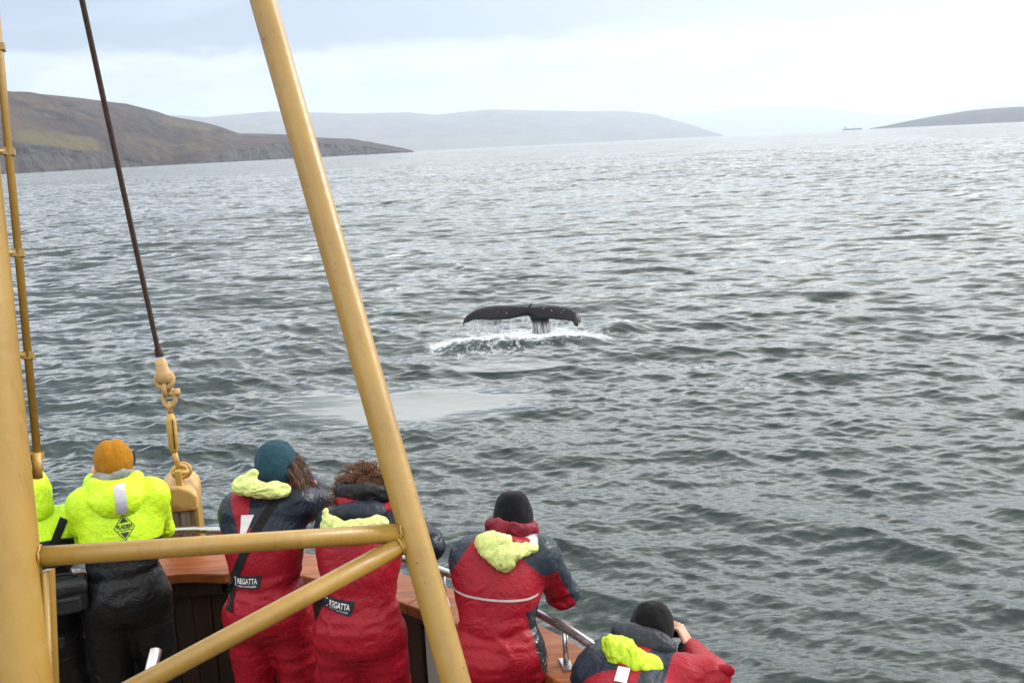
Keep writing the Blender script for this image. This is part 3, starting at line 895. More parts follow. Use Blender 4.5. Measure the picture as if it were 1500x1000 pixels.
def build_whale():
    U = [(333, 322), (342, 290), (375, 256), (440, 222), (520, 207), (600, 205), (690, 209), (745, 219), (790, 212), (850, 206), (930, 208), (1000, 220), (1050, 248), (1076, 290), (1062, 328)]
    L = [(338, 326), (358, 312), (388, 296), (440, 290), (520, 293), (600, 288), (680, 274), (745, 262), (790, 282), (850, 286), (930, 290), (990, 296), (1022, 304), (1036, 328), (1050, 335)]
    n, k = 110, 18
    U = spline(U, n); L = spline(L, n)
    L[:, 1] += 2.2 * np.array([vnoise(x * 0.09, 0, 0, 5) for x in L[:, 0]]) + 1.2 * np.array([vnoise(x * 0.3, 0, 0, 6) for x in L[:, 0]])
    V = []; tip = []; stock = []
    for i in range(n):
        chord = np.linalg.norm(U[i] - L[i]) * 0.0233 * (29.5 / 29.5) * 0.2
        span = abs(i / (n - 1) - 0.5) * 2
        tilt = 0.9 * np.linalg.norm(U[i] - L[i]) * 0.23333 * DW / FPX
        up = ZP(*U[i], tilt * 0.6 - 0.25 * span); lo = ZP(*L[i], -tilt * 0.4 - 0.25 * span)
        c = (up + lo) / 2; h = (up - lo) / 2
        nrm = np.cross(h, _R); nrm /= np.linalg.norm(nrm)
        th = (0.13 * (1 - span) ** 0.8 + 0.035) * min(1, np.linalg.norm(h) / 0.12)
        for j in range(k):
            a = 2 * math.pi * j / k
            V.append(c + h * math.cos(a) + nrm * th * math.sin(a) * (0.8 + 0.2 * math.cos(a)))
            tip.append(sstep(0.88, 0.98, span)); stock.append(0.0)
    Fc = [(i * k + j, i * k + (j + 1) % k, (i + 1) * k + (j + 1) % k, (i + 1) * k + j) for i in range(n - 1) for j in range(k)]
    Fc += [tuple(reversed(range(k))), tuple(range((n - 1) * k, n * k))]
    # tail stock, running down under the water and on into the body
    st = [((790, 255), 40, 26, 0.06), ((812, 272), 62, 34, 0.06), ((820, 300), 56, 36, 0.10), ((826, 340), 55, 38, 0.14), ((829, 380), 62, 44, 0.2), ((834, 430), 70, 60, 0.35), ((840, 520), 105, 95, 0.9), ((846, 640), 150, 140, 2.0)]
    px = DW / FPX * 0.23333
    sp = spline([(*a[0], a[1], a[2], a[3]) for a in st], 46)
    o = len(V); kk = 28
    for x, y, rx, rz, dd in sp:
        c = ZP(x, y, dd)
        for j in range(kk):
            a = 2 * math.pi * j / kk
            V.append(c + _R * rx * px * math.cos(a) + (_F * 0.95 + _U * 0.3) * rz * px * math.sin(a))
            tip.append(0.0); stock.append(float(sstep(285, 330, y)))
    m_ = len(sp)
    Fc += [(o + i * kk + j, o + (i + 1) * kk + j, o + (i + 1) * kk + (j + 1) % kk, o + i * kk + (j + 1) % kk) for i in range(m_ - 1) for j in range(kk)]
    Fc += [tuple(range(o, o + kk)), tuple(reversed(range(o + (m_ - 1) * kk, o + m_ * kk)))]
    # ragged flap of skin standing in the notch
    o = len(V)
    tv, tf = tube_data([ZP(745, 225), ZP(752, 208), ZP(762, 198), ZP(768, 186)], [0.05, 0.03, 0.03, 0.008], 8)
    V += list(tv); Fc += [tuple(q + o for q in f) for f in tf]; tip += [0.0] * len(tv); stock += [0.0] * len(tv)
    me = mesh_from('whale', V, Fc)
    bm = bmesh.new(); bm.from_mesh(me); bmesh.ops.recalc_face_normals(bm, faces=bm.faces); bm.to_mesh(me); bm.free()
    attr(me, 'tip', tip); attr(me, 'stock', stock)
    obj('whale', me, whale_skin(), label='black wet whale flukes raised above the water, shedding spray as it dives', cat='whale', origin=tuple(WHALE))
    return U, L


WU, WL = build_whale()


def build_spray():
    g = np.random.default_rng(5)
    V, Fc = [], []
    def drop(c, r, st):
        o = len(V)
        V.extend([c + (r, 0, 0), c - (r, 0, 0), c + (0, r, 0), c - (0, r, 0), c + (0, 0, r * st), c - (0, 0, r * st)])
        for a, b in ((0, 2), (2, 1), (1, 3), (3, 0)):
            Fc.append((o + a, o + b, o + 4)); Fc.append((o + b, o + a, o + 5))
    for side, n in ((0, 1500), (1, 900)):
        for _ in range(n):
            x = g.uniform(352, 770) if side == 0 else g.uniform(880, 1062)
            if g.random() < 0.78:                    # thicker curtains
                x = g.choice([368, 395, 430, 478, 520, 585, 640, 712, 745, 898, 925, 962, 1005, 1046]) + g.normal(0, 7)
                if not (345 < x < 1066) or 765 < x < 870:
                    continue
            y0 = np.interp(x, WL[:, 0], WL[:, 1])
            y = y0 + abs(g.normal(0, 1)) * (50 if int(x * 0.037) % 2 else 28) + g.uniform(0, 8)
            if y > 385:
                continue
            drop(ZP(x, y, g.normal(-0.05, 0.22)), g.uniform(0.0025, 0.0075), g.uniform(1.0, 3.6))
    # thrown-up water where the sheet lands
    for _ in range(1100):
        x = g.choice([330, 400, 520, 640, 900, 1000, 1060, 1160]) + g.normal(0, 46)
        if 770 < x < 880 and g.random() < 0.7:
            continue
        hgt = abs(g.normal(0, 1)) * 15
        drop(ZP(x, 392 - hgt, g.normal(-0.2, 0.45)), g.uniform(0.004, 0.011), g.uniform(0.8, 1.6))
    me = mesh_from('spray', V, Fc)
    mt = M('white_water', (0.62, 0.65, 0.66), 0.35, (0.52, 0.56, 0.57), 3.0)
    obj('spray', me, mt, label='white spray and falling drops under the whale flukes', cat='spray', kind='stuff')


build_spray()


# ---------------------------------------------------------------- implicit shapes for people and cloth
def surface_nets(Fv, o, h):
    S = Fv < 0
    nx, ny, nz = Fv.shape
    cnt = np.zeros((nx - 1, ny - 1, nz - 1), np.int8)
    cor = [(a, b, c) for a in (0, 1) for b in (0, 1) for c in (0, 1)]
    for a, b, c in cor:
        cnt += S[a:nx - 1 + a, b:ny - 1 + b, c:nz - 1 + c]
    act = (cnt > 0) & (cnt < 8)
    ai = np.argwhere(act)
    idx = np.full(act.shape, -1, np.int64); idx[act] = np.arange(len(ai))
    acc = np.zeros((len(ai), 3)); num = np.zeros(len(ai))
    for A in cor:
        for ax in range(3):
            if A[ax]:
                continue
            Bc = list(A); Bc[ax] = 1
            fa = Fv[ai[:, 0] + A[0], ai[:, 1] + A[1], ai[:, 2] + A[2]]
            fb = Fv[ai[:, 0] + Bc[0], ai[:, 1] + Bc[1], ai[:, 2] + Bc[2]]
            m_ = (fa < 0) != (fb < 0)
            t = fa[m_] / (fa[m_] - fb[m_])
            pos = np.tile(np.array(A, float), (m_.sum(), 1)); pos[:, ax] = t
            acc[m_] += pos; num[m_] += 1
    V = o + h * (ai + acc / num[:, None])
    quads = []
    for ax in range(3):
        u, v = (ax + 1) % 3, (ax + 2) % 3
        n = [nx, ny, nz]
        sl0 = [slice(1, n[0] - 1), slice(1, n[1] - 1), slice(1, n[2] - 1)]
        sl0[ax] = slice(0, n[ax] - 1)
        sl1 = list(sl0); sl1[ax] = slice(1, n[ax])
        s0, s1 = S[tuple(sl0)], S[tuple(sl1)]
        e = np.argwhere(s0 != s1)
        if not len(e):
            continue
        flip = ~s0[tuple(e.T)]
        off = np.ones(3, int); off[ax] = 0
        e = e + off
        def cell(du, dv):
            q = e.copy(); q[:, u] += du; q[:, v] += dv
            return idx[q[:, 0], q[:, 1], q[:, 2]]
        q = np.stack([cell(-1, -1), cell(0, -1), cell(0, 0), cell(-1, 0)], 1)
        q[flip] = q[flip][:, ::-1]
        quads.append(q)
    return V, np.concatenate(quads)


class Shape:
    """a blend of capsules and ellipsoids, meshed into one continuous skin"""
    def __init__(self):
        self.p = []

    def cap(self, a, b, ra, rb, k=0.03, flat=None):
        a = np.asarray(a, float); b = np.asarray(b, float)
        self.p.append(('c', a, b, ra, rb, k, flat)); return self

    def ell(self, c, r, k=0.03, rot=None):
        self.p.append(('e', np.asarray(c, float), np.asarray(r, float), rot, None, k, None)); return self

    def cut(self, c, r, k=0.02, rot=None):
        self.p.append(('s', np.asarray(c, float), np.asarray(r, float), rot, None, k, None)); return self

    def chain(self, pts, rad, k=0.02):
        for i in range(len(pts) - 1):
            self.cap(pts[i], pts[i + 1], rad[i], rad[i + 1], k)
        return self

    def mesh(self, h, field=None):
        lo = np.full(3, 1e9); hi = -lo
        for q in self.p:
            if q[0] == 'c':
                m_ = max(q[3], q[4])
                lo = np.minimum(lo, np.minimum(q[1], q[2]) - m_); hi = np.maximum(hi, np.maximum(q[1], q[2]) + m_)
            elif q[0] == 'e':
                m_ = np.max(q[2]) if q[3] is not None else q[2]
                lo = np.minimum(lo, q[1] - m_); hi = np.maximum(hi, q[1] + m_)
        lo -= 0.06; hi += 0.06
        n = np.ceil((hi - lo) / h).astype(int) + 1
        ax = [lo[i] + h * np.arange(n[i]) for i in range(3)]
        Fv = np.full(n, 0.5, np.float32)
        for q in self.p:
            k = q[5]
            if q[0] == 'c':
                m_ = max(q[3], q[4]) + k + 0.03
                l, u = np.minimum(q[1], q[2]) - m_, np.maximum(q[1], q[2]) + m_
            else:
                m_ = (np.max(q[2]) if q[3] is not None else q[2]) + k + 0.03
                l, u = q[1] - m_, q[1] + m_
            sl = tuple(slice(max(0, int((l[i] - lo[i]) / h)), min(n[i], int((u[i] - lo[i]) / h) + 2)) for i in range(3))
            X = ax[0][sl[0]][:, None, None]; Y = ax[1][sl[1]][None, :, None]; Z = ax[2][sl[2]][None, None, :]
            if q[0] == 'c':
                a, b = q[1], q[2]; ba = b - a; L2 = max(float(ba @ ba), 1e-9)
                t = np.clip(((X - a[0]) * ba[0] + (Y - a[1]) * ba[1] + (Z - a[2]) * ba[2]) / L2, 0, 1)
                dx, dy, dz_ = X - a[0] - t * ba[0], Y - a[1] - t * ba[1], Z - a[2] - t * ba[2]
                if q[6] is not None:
                    d_, f_ = np.asarray(q[6][0], float), q[6][1]
                    dd_ = dx * d_[0] + dy * d_[1] + dz_ * d_[2]
                    d2 = dx * dx + dy * dy + dz_ * dz_ + dd_ * dd_ * (1 / f_ ** 2 - 1)
                else:
                    d2 = dx * dx + dy * dy + dz_ * dz_
                d = np.sqrt(d2) - (q[3] + (q[4] - q[3]) * t)
            else:
                c, r = q[1], q[2]
                px, py, pz = X - c[0], Y - c[1], Z - c[2]
                if q[3] is not None:
                    Rm = q[3]           # columns: own axes
                    px, py, pz = (px * Rm[0, 0] + py * Rm[1, 0] + pz * Rm[2, 0], px * Rm[0, 1] + py * Rm[1, 1] + pz * Rm[2, 1], px * Rm[0, 2] + py * Rm[1, 2] + pz * Rm[2, 2])
                k0 = np.sqrt((px / r[0]) ** 2 + (py / r[1]) ** 2 + (pz / r[2]) ** 2)
                k1 = np.sqrt((px / r[0] ** 2) ** 2 + (py / r[1] ** 2) ** 2 + (pz / r[2] ** 2) ** 2) + 1e-9
                d = k0 * (k0 - 1) / k1
            f0 = Fv[sl]
            if q[0] == 's':
                d = -d
                hh = np.clip(0.5 - 0.5 * (f0 - d) / k, 0, 1)
                Fv[sl] = f0 + (d - f0) * hh + k * hh * (1 - hh)
            else:
                hh = np.clip(0.5 + 0.5 * (d - f0) / k, 0, 1)
                Fv[sl] = d + (f0 - d) * hh - k * hh * (1 - hh)
        if field is not None:
            Fv = Fv + field(ax[0][:, None, None], ax[1][None, :, None], ax[2][None, None, :]).astype(np.float32)
        return surface_nets(Fv, lo, h)


def normals(V, Q):
    n = np.cross(V[Q[:, 2]] - V[Q[:, 0]], V[Q[:, 3]] - V[Q[:, 1]])
    out = np.zeros_like(V)
    for i in range(4):
        np.add.at(out, Q[:, i], n)
    return out / (np.linalg.norm(out, axis=1, keepdims=True) + 1e-12)


def rotz(a):
    c, s = math.cos(a), math.sin(a)
    return np.array([[c, -s, 0], [s, c, 0], [0, 0, 1.0]])


def axes(up, right=(1, 0, 0)):
    up = np.asarray(up, float); up = up / np.linalg.norm(up)
    r = np.asarray(right, float); r = r - up * (r @ up); r /= np.linalg.norm(r)
    return np.stack([r, np.cross(up, r), up], 1)


# ---------------------------------------------------------------- cloth materials
def zone_mat(name, base, zones, rough=0.55, crease=0.5, sheen=0.0, fine=0.25):
    """cloth dyed in zones; each zone's outline is a smooth field stored on the mesh"""
    mt = bpy.data.materials.new(name); mt.use_nodes = True
    N = NT(mt.node_tree)
    co = N.n('ShaderNodeTexCoord').outputs['Object']
    n1 = N.noise(co, 7.0, 4, 0.6); n2 = N.noise(co, 45.0, 4, 0.65, 0.6)
    vary = N.math('ADD', N.mapr(n1, 0.3, 0.7, 0.88, 1.08), N.mapr(n2, 0.35, 0.65, -0.06, 0.06))
    c = base; rg = rough
    for at, colr, r_ in zones:
        a = N.n('ShaderNodeAttribute', attribute_name=at).outputs['Fac']
        mk = N.mapr(a, -0.003, 0.003, 0.0, 1.0)
        c = N.mix(mk, c, colr)
        rg = N.mapr(mk, 0, 1, rg, r_)
    if isinstance(c, tuple):
        c = N.mix(0.0, c, c)
    c = N.vmath('SCALE', c, vary)
    b = N.n('ShaderNodeBsdfPrincipled', {'Base Color': c, 'Roughness': rg, 'Sheen Weight': sheen, 'Specular IOR Level': 0.2})
    rdg = lambda sc_, ds: N.math('SUBTRACT', 1.0, N.math('ABSOLUTE', N.math('MULTIPLY', N.math('SUBTRACT', N.noise(co, sc_, 2, 0.5, ds), 0.5), 4.0)))
    hgt = N.math('ADD', N.math('MULTIPLY', N.math('ADD', rdg(7.0, 1.8), N.math('MULTIPLY', rdg(19.0, 1.4), 0.45)), crease * 0.8), N.math('MULTIPLY', N.noise(co, 120.0, 3, 0.6, 0.3), fine * 0.12))
    N.put(b, 'Normal', N.n('ShaderNodeBump', {'Height': hgt, 'Strength': 0.75, 'Distance': 0.012}).outputs[0])
    N.n('ShaderNodeOutputMaterial', {0: b.outputs[0]})
    return mt


def knit_mat(name, base, dark, scale=210.0, ribs=True):
    mt = bpy.data.materials.new(name); mt.use_nodes = True
    N = NT(mt.node_tree)
    co = N.n('ShaderNodeTexCoord').outputs['Object']
    wv = N.n('ShaderNodeTexWave', {'Vector': co, 'Scale': scale / 6.28, 'Distortion': 1.5, 'Detail': 2.0}, bands_direction='X')
    n = N.noise(co, 160.0, 3, 0.6); n1 = N.noise(co, 12.0, 3, 0.5)
    c = N.mix(N.mapr(n, 0.35, 0.65), base, dark)
    c = N.mix(N.mapr(n1, 0.4, 0.7, 0, 0.4), c, dark)
    b = N.n('ShaderNodeBsdfPrincipled', {'Base Color': c, 'Roughness': 0.95, 'Sheen Weight': 0.06, 'Sheen Roughness': 0.5, 'Specular IOR Level': 0.08})
    h = N.math('ADD', N.math('MULTIPLY', wv.outputs['Fac'], 0.6 if ribs else 0.1), n)
    N.put(b, 'Normal', N.n('ShaderNodeBump', {'Height': h, 'Strength': 0.45, 'Distance': 0.004}).outputs[0])
    N.n('ShaderNodeOutputMaterial', {0: b.outputs[0]})
    return mt


RED = (0.215, 0.0032, 0.011); NAVY = (0.010, 0.014, 0.023); HIVIS = (0.39, 0.59, 0.013); BLACK = (0.0045, 0.0045, 0.005)
SKIN = (0.46, 0.24, 0.17); MAROON = (0.13, 0.006, 0.016)
LINER = zone_mat('crumpled_liner', (0.47, 0.52, 0.17), [], 0.42, 1.0)
LINER2 = zone_mat('bright_liner', (0.37, 0.51, 0.02), [], 0.45, 1.0)
STRAP = M('black_webbing', (0.006, 0.006, 0.007), 0.7, (0.010, 0.010, 0.010), 40.0, 0.3, 200.0, spec=0.15)
REFL = M('reflective_tape', (0.34, 0.33, 0.36), 0.4, (0.28, 0.27, 0.30), 30.0)
PIPING = M('grey_piping', (0.36, 0.33, 0.33), 0.5)
PATCH = M('patch_cloth', (0.012, 0.013, 0.018), 0.8, (0.018, 0.02, 0.025), 60.0, spec=0.15)
LETTER = M('patch_letters', (0.55, 0.54, 0.52), 0.7)
INK = M('black_print', (0.012, 0.014, 0.010), 0.6)
WHITEP = M('white_panel', (0.55, 0.54, 0.52), 0.6)
CAMB = M('black_camera_shell', (0.010, 0.010, 0.011), 0.42)
CAMG = M('lens_glass', (0.01, 0.012, 0.016), 0.05)
SILV = M('silver_phone_shell', (0.42, 0.42, 0.43), 0.3, metal=0.6)


def hair_mat(name, a, b_):
    return M(name, a, 0.5, b_, 60.0, spec=0.3)


# ---------------------------------------------------------------- people
class Person:
    def __init__(self, px, py, d, yaw, label, group=None):
        q = P(px, py, d)
        self.loc = np.array([q[0], q[1], DECK]); self.Rm = rotz(yaw); self.label = label; self.group = group
        self.kids = []

    def W(self, p):
        return np.asarray(p, float) @ self.Rm.T + self.loc

    def body(self, J, mat_, zonef, h=0.011, fat=1.0, hands=('r', 'l'), wr_amp=1.0, seed=1, grip=None):
        S = Shape()
        J = {k: np.asarray(v, float) for k, v in J.items()}
        self.J = J
        pel, che, nek, hed = J['pelvis'], J['chest'], J['neck'], J['head']
        rt = J['shR'] - J['shL']
        A1 = axes(che - pel, (1, 0, 0)); A2 = axes(nek - che, rt)
        S.ell(pel, (0.182 * fat, 0.142 * fat, 0.16), 0.05, axes(che - pel))
        S.ell(pel + (0, -0.035, -0.04), (0.165 * fat, 0.125 * fat, 0.13), 0.05)
        S.ell(pel * 0.5 + che * 0.5, (0.168 * fat, 0.135 * fat, 0.20), 0.06, A1)
        S.ell(che, (0.198 * fat, 0.142 * fat, 0.19), 0.06, A2)
        S.cap(J['shL'], J['shR'], 0.088, 0.088, 0.07)
        S.cap(che * 0.4 + nek * 0.6, nek, 0.11, 0.075, 0.06)
        S.cap(nek, hed, 0.062, 0.058, 0.02)
        Hx = axes(J['headup'], J['headright']); self.Hx = Hx
        S.ell(hed, (0.076, 0.096, 0.115), 0.02, Hx)
        HP = lambda a, b, c: hed + Hx @ np.array([a, b, c])
        S.ell(HP(0, 0.045, -0.06), (0.052, 0.055, 0.065), 0.03, Hx)           # jaw
        S.cap(HP(0, 0.092, 0.0), HP(0, 0.112, -0.028), 0.009, 0.014, 0.012)    # nose
        S.ell(HP(0, 0.092, -0.062), (0.026, 0.010, 0.012), 0.012, Hx)          # mouth
        for sg in (-1, 1):
            S.ell(HP(sg * 0.078, -0.008, -0.012), (0.010, 0.020, 0.032), 0.008, Hx)   # ears
            S.cut(HP(sg * 0.032, 0.102, 0.012), (0.016, 0.012, 0.010), 0.012, Hx)     # eye sockets
        for sd in 'LR':
            S.cap(J['sh' + sd], J['el' + sd], 0.086, 0.070, 0.05)
            S.cap(J['el' + sd], J['wr' + sd], 0.070, 0.052, 0.03)
            e = J['wr' + sd] - J['el' + sd]; e /= np.linalg.norm(e)
            S.cap(J['wr' + sd] - e * 0.03, J['wr' + sd] + e * 0.012, 0.056, 0.054, 0.012)    # cuff
            S.cap(J['hip' + sd], J['kn' + sd], 0.118 * fat, 0.090, 0.05)
            S.cap(J['kn' + sd], J['an' + sd], 0.088, 0.076, 0.03)
            fy = J['an' + sd] + (0, 0.02, -0.02)
            S.cap(fy + (0, -0.03, -0.02), fy + (0, 0.15, -0.035), 0.055, 0.045, 0.04)         # boot
        V, Q = S.mesh(h)
        Nn = normals(V, Q)
        Zs = zonef(V, Nn, self)
        # folds of the padded suit
        x, y, z = V.T
        cloth = np.ones(len(V))
        hd = np.linalg.norm((V - hed) @ Hx / np.array([0.085, 0.115, 0.13]), axis=1)
        cloth *= sstep(1.0, 1.25, hd)
        waist = np.exp(-((z - pel[2] - 0.08) / 0.07) ** 2)
        el = np.zeros(len(V))
        for sd in 'LR':
            el += np.exp(-(np.linalg.norm(V - J['el' + sd], axis=1) / 0.13) ** 2) + 0.7 * np.exp(-(np.linalg.norm(V - J['kn' + sd], axis=1) / 0.2) ** 2)
            el += 0.6 * np.exp(-(np.linalg.norm(V - J['sh' + sd], axis=1) / 0.12) ** 2)
        f1 = 1 - np.abs(fbm(x * 5 + 1.5 * vnoise(x * 3, y * 3, z * 3, seed), y * 5, z * 15, seed, 3)) * 2
        f2 = 1 - np.abs(fbm(x * 9 + z * 6, y * 9, z * 7 - x * 5, seed + 7, 3)) * 2
        f3 = fbm(x * 5, y * 5, z * 5, seed + 13, 3)
        seat = np.exp(-((z - pel[2] + 0.12) / 0.12) ** 2) * (y < pel[1])
        amp = wr_amp * cloth * (0.0030 * f2 * (0.5 + el) + f1 * (0.0012 + 0.009 * waist + 0.006 * np.clip(el, 0, 1) + 0.004 * seat) + 0.0045 * f3)
        V = V + Nn * amp[:, None]
        V += Nn * (-0.012 * np.exp(-((z - pel[2] - 0.105) / 0.022) ** 2) * cloth)[:, None] * (np.abs(x) < 0.24)[:, None]   # drawn-in waist
        skin = 1.02 - hd
        skin = np.maximum(skin, 0.075 - np.linalg.norm(V - (hed * 0.6 + nek * 0.4), axis=1))
        Zs['zskin'] = skin * 0.2
        nv = [V]; nq = [Q]; zz = {k: [v] for k, v in Zs.items()}
        off = len(V)
        for sd in hands:
            s2 = sd.upper()
            Hv, Hq = self.hand(s2, (grip or {}).get(s2, 'curl'))
            nv.append(Hv); nq.append(Hq + off); off += len(Hv)
            for k in zz:
                zz[k].append(np.full(len(Hv), 0.1 if k == 'zskin' else -0.1))
        V = np.concatenate(nv); Q = np.concatenate(nq)
        self.V, self.Q = self.W(V), Q
        me = mesh_from('person', self.V, Q)
        for k, v in zz.items():
            attr(me, k, np.concatenate(v))
        self.o = obj('person', me, mat_, label=self.label, cat='person', group=self.group, origin=tuple(self.loc))
        self.bvh = BVHTree.FromPolygons([tuple(p) for p in self.V], [tuple(int(i) for i in q) for q in Q])
        self.bv = [self.bvh]
        return self

    def hand(self, sd, pose):
        """palm, four unequal bent fingers and a thumb, rooted in the cuff"""
        J = self.J
        w_ = J['wr' + sd]; e = w_ - J['el' + sd]; e /= np.linalg.norm(e)
        tgt = J.get('hd' + sd, w_ + e * 0.09)
        fwd = tgt - w_; fwd /= np.linalg.norm(fwd)
        pal = np.asarray(J.get('pn' + sd, (0, 1, -0.3)), float)         # the way the palm faces
        pal = pal - fwd * (pal @ fwd); pal /= np.linalg.norm(pal)
        side = np.cross(fwd, pal)                                       # towards the little finger on one hand
        if sd == 'L':
            side = -side
        S = Shape()
        S.cap(w_ - e * 0.05, w_ + fwd * 0.01, 0.030, 0.027, 0.01)
        c = w_ + fwd * 0.055
        S.ell(c, (0.040, 0.017, 0.048), 0.012, np.stack([side, pal, fwd], 1))
        bend = 0.55 if pose == 'curl' else 0.85
        for i, (ln, of) in enumerate([(0.068, -0.029), (0.078, -0.010), (0.073, 0.010), (0.058, 0.028)]):
            a = w_ + fwd * 0.092 + side * of - fwd * (0.006 * abs(i - 1.2))
            d1 = fwd * math.cos(bend * 0.6) + pal * math.sin(bend * 0.6) + side * of * 1.2
            b = a + d1 * ln * 0.45
            d2 = fwd * math.cos(bend * 1.7) + pal * math.sin(bend * 1.7)
            c2 = b + d2 * ln * 0.33
            d3 = fwd * math.cos(bend * 2.5) + pal * math.sin(bend * 2.5)
            S.cap(a - fwd * 0.02, b, 0.0095, 0.0088, 0.006); S.cap(b, c2, 0.0088, 0.008, 0.004); S.cap(c2, c2 + d3 * ln * 0.27, 0.008, 0.0068, 0.004)
        t0 = w_ + fwd * 0.028 - side * 0.028; t1 = t0 + (fwd * 0.5 - side * 0.75 + pal * 0.35) * 0.038; t2 = t1 + (fwd * 0.75 - side * 0.2 + pal * 0.55) * 0.032
        S.cap(t0, t1, 0.014, 0.011, 0.01); S.cap(t1, t2, 0.011, 0.009, 0.004)
        S.cap(t2, t2 + (fwd * 0.7 + pal * 0.6) * 0.018, 0.009, 0.0075, 0.004)
        return S.mesh(0.0042)

    # -- children
    def child(self, name, S, h, mat_, disp=None, label=None):
        V, Q = S.mesh(h)
        if disp is not None:
            V = V + normals(V, Q) * disp(V)[:, None]
        Wv = self.W(V)
        me = mesh_from(name, Wv, Q)
        o = obj(name, me, mat_, self.o, label=label)
        b = BVHTree.FromPolygons([tuple(p) for p in Wv], [tuple(int(i) for i in q) for q in Q])
        self.bv.append(b)
        return o

    def drop(self, p, direction, off):
        """lays a point on the outermost surface of the clothing"""
        p = Vector(p); d = Vector(direction).normalized()
        best = None
        for b in self.bv:
            hit = b.ray_cast(p - d * 0.6, d)
            if hit[0] is not None and (best is None or hit[3] < best):
                best = hit[3]
        if best is None:
            return None
        return np.array(p - d * 0.6 + d * (best - off))

    def decal(self, name, uv, faces, c, right, up, mat_, off, parent=None, local=True):
        c = self.W(c); right = self.Rm @ np.asarray(right, float); up = self.Rm @ np.asarray(up, float)
        d = np.cross(up, right); d /= np.linalg.norm(d)      # into the back
        out = []
        for u, v in uv:
            q = self.drop(c + right * u + up * v, d, off)
            if q is None:
                q = c + right * u + up * v
            out.append(q)
        me = mesh_from(name, out, faces, False)
        return obj(name, me, mat_, parent or self.o)

    def poly(self, name, outline, c, right, up, mat_, off=0.003, n=14):
        """cloth panel given by four corners"""
        a, b, c2, d = [np.array(q, float) for q in outline]
        uv, fc = [], []
        for i in range(n + 1):
            for j in range(n + 1):
                s, t = i / n, j / n
                uv.append((a * (1 - s) + b * s) * (1 - t) + (d * (1 - s) + c2 * s) * t)
        for i in range(n):
            for j in range(n):
                fc.append((i * (n + 1) + j, (i + 1) * (n + 1) + j, (i + 1) * (n + 1) + j + 1, i * (n + 1) + j + 1))
        return self.decal(name, uv, fc, c, right, up, mat_, off)

    def ribbon(self, name, path, width, c, right, up, mat_, off=0.004, n=40):
        pts = spline(path, n)
        t = np.gradient(pts, axis=0); nn = np.stack([-t[:, 1], t[:, 0]], 1); nn /= np.linalg.norm(nn, axis=1, keepdims=True)
        uv = []
        for p, q in zip(pts, nn):
            uv += [p - q * width / 2, p, p + q * width / 2]
        fc = []
        for i in range(n - 1):
            for j in (0, 1):
                fc.append((i * 3 + j, (i + 1) * 3 + j, (i + 1) * 3 + j + 1, i * 3 + j + 1))
        return self.decal(name, uv, fc, c, right, up, mat_, off)

    def hat(self, mat_, size=(0.094, 0.112, 0.125), lift=0.025, cutz=-0.035, fold=0.0, point=0.0, pinch=0.0):
        hed, Hx = self.J['head'], self.Hx
        S = Shape()
        S.ell(hed + Hx @ np.array([0, -0.004, lift]), size, 0.02, Hx)
        if point:
            S.ell(hed + Hx @ np.array([0, -0.035, lift + size[2] * 0.72]), (0.055, 0.06, point), 0.05, Hx)
        if fold:
            for a in np.linspace(0, 2 * math.pi, 22, endpoint=False):
                b = a + 2 * math.pi / 22
                q = lambda t: hed + Hx @ np.array([math.cos(t) * (size[0] - 0.006), math.sin(t) * (size[1] - 0.006) - 0.004, cutz + 0.03])
                S.cap(q(a), q(b), fold, fold, 0.012)
        S.cut(hed + Hx @ np.array([0, 0.03, cutz - 0.30]), (0.5, 0.5, 0.30), 0.01, Hx)
        def disp(V):
            L_ = (V - hed) @ Hx
            ang = np.arctan2(L_[:, 0], -L_[:, 1])
            rib = 0.0005 * np.sin(ang * 40)
            fold_ = 0.0055 * fbm(V[:, 0] * 11, V[:, 1] * 14, V[:, 2] * 9, 31, 3) - pinch * np.exp(-(L_[:, 0] / 0.022) ** 2) * sstep(0.03, 0.11, L_[:, 2])
            return rib + fold_
        return self.child('hat', S, 0.0055, mat_, disp)

    def neck_ring(self, name, mat_, r, tube_r, c=None, up=(0, -0.2, 1), span=(0, 2 * math.pi), h=0.008, flat=1.0, noise=0.006, seed=3, back=1.0, label=None):
        """rolled collar round the neck; span 0 = right, pi/2 = front, -pi/2 = back"""
        c = self.J['neck'] if c is None else np.asarray(c, float)
        Ax = axes(up)
        S = Shape()
        n = 22
        an = np.linspace(span[0], span[1], n)
        for a, b in zip(an[:-1], an[1:]):
            q = lambda t: c + Ax @ np.array([r[0] * math.cos(t), r[1] * math.sin(t), -0.02 * math.sin(t) * back])
            S.cap(q(a), q(b), tube_r, tube_r, 0.02, (Ax[:, 2], flat))
        return self.child(name, S, h, mat_, lambda V: noise * 2 * (fbm(V[:, 0] * 16, V[:, 1] * 16, V[:, 2] * 16, seed, 3)), label)

    def bundle(self, name, blobs, mat_, seed, amp=0.013, h=0.0042, label=None):
        """crumpled cloth: blobs folded by ridged noise"""
        S = Shape()
        for c, r in blobs:
            S.ell(c, r, 0.022)
        def disp(V):
            g = np.random.default_rng(seed)
            Wp = V + 0.012 * np.stack([vnoise(*(V.T * 14), seed + k) for k in range(3)], 1)
            out = 0
            for f in (12, 17, 24, 33, 44, 58, 75, 95):           # sharp creases in every direction
                d = g.normal(0, 1, 3); d /= np.linalg.norm(d)
                s_ = Wp @ d * f + g.uniform(0, 9)
                out = out + (np.abs((s_ % 2) - 1) * 2 - 1) * (13.0 / f) ** 0.8
            return amp * 0.55 * out
        return self.child(name, S, h, mat_, disp, label)


_tmp_text = {}


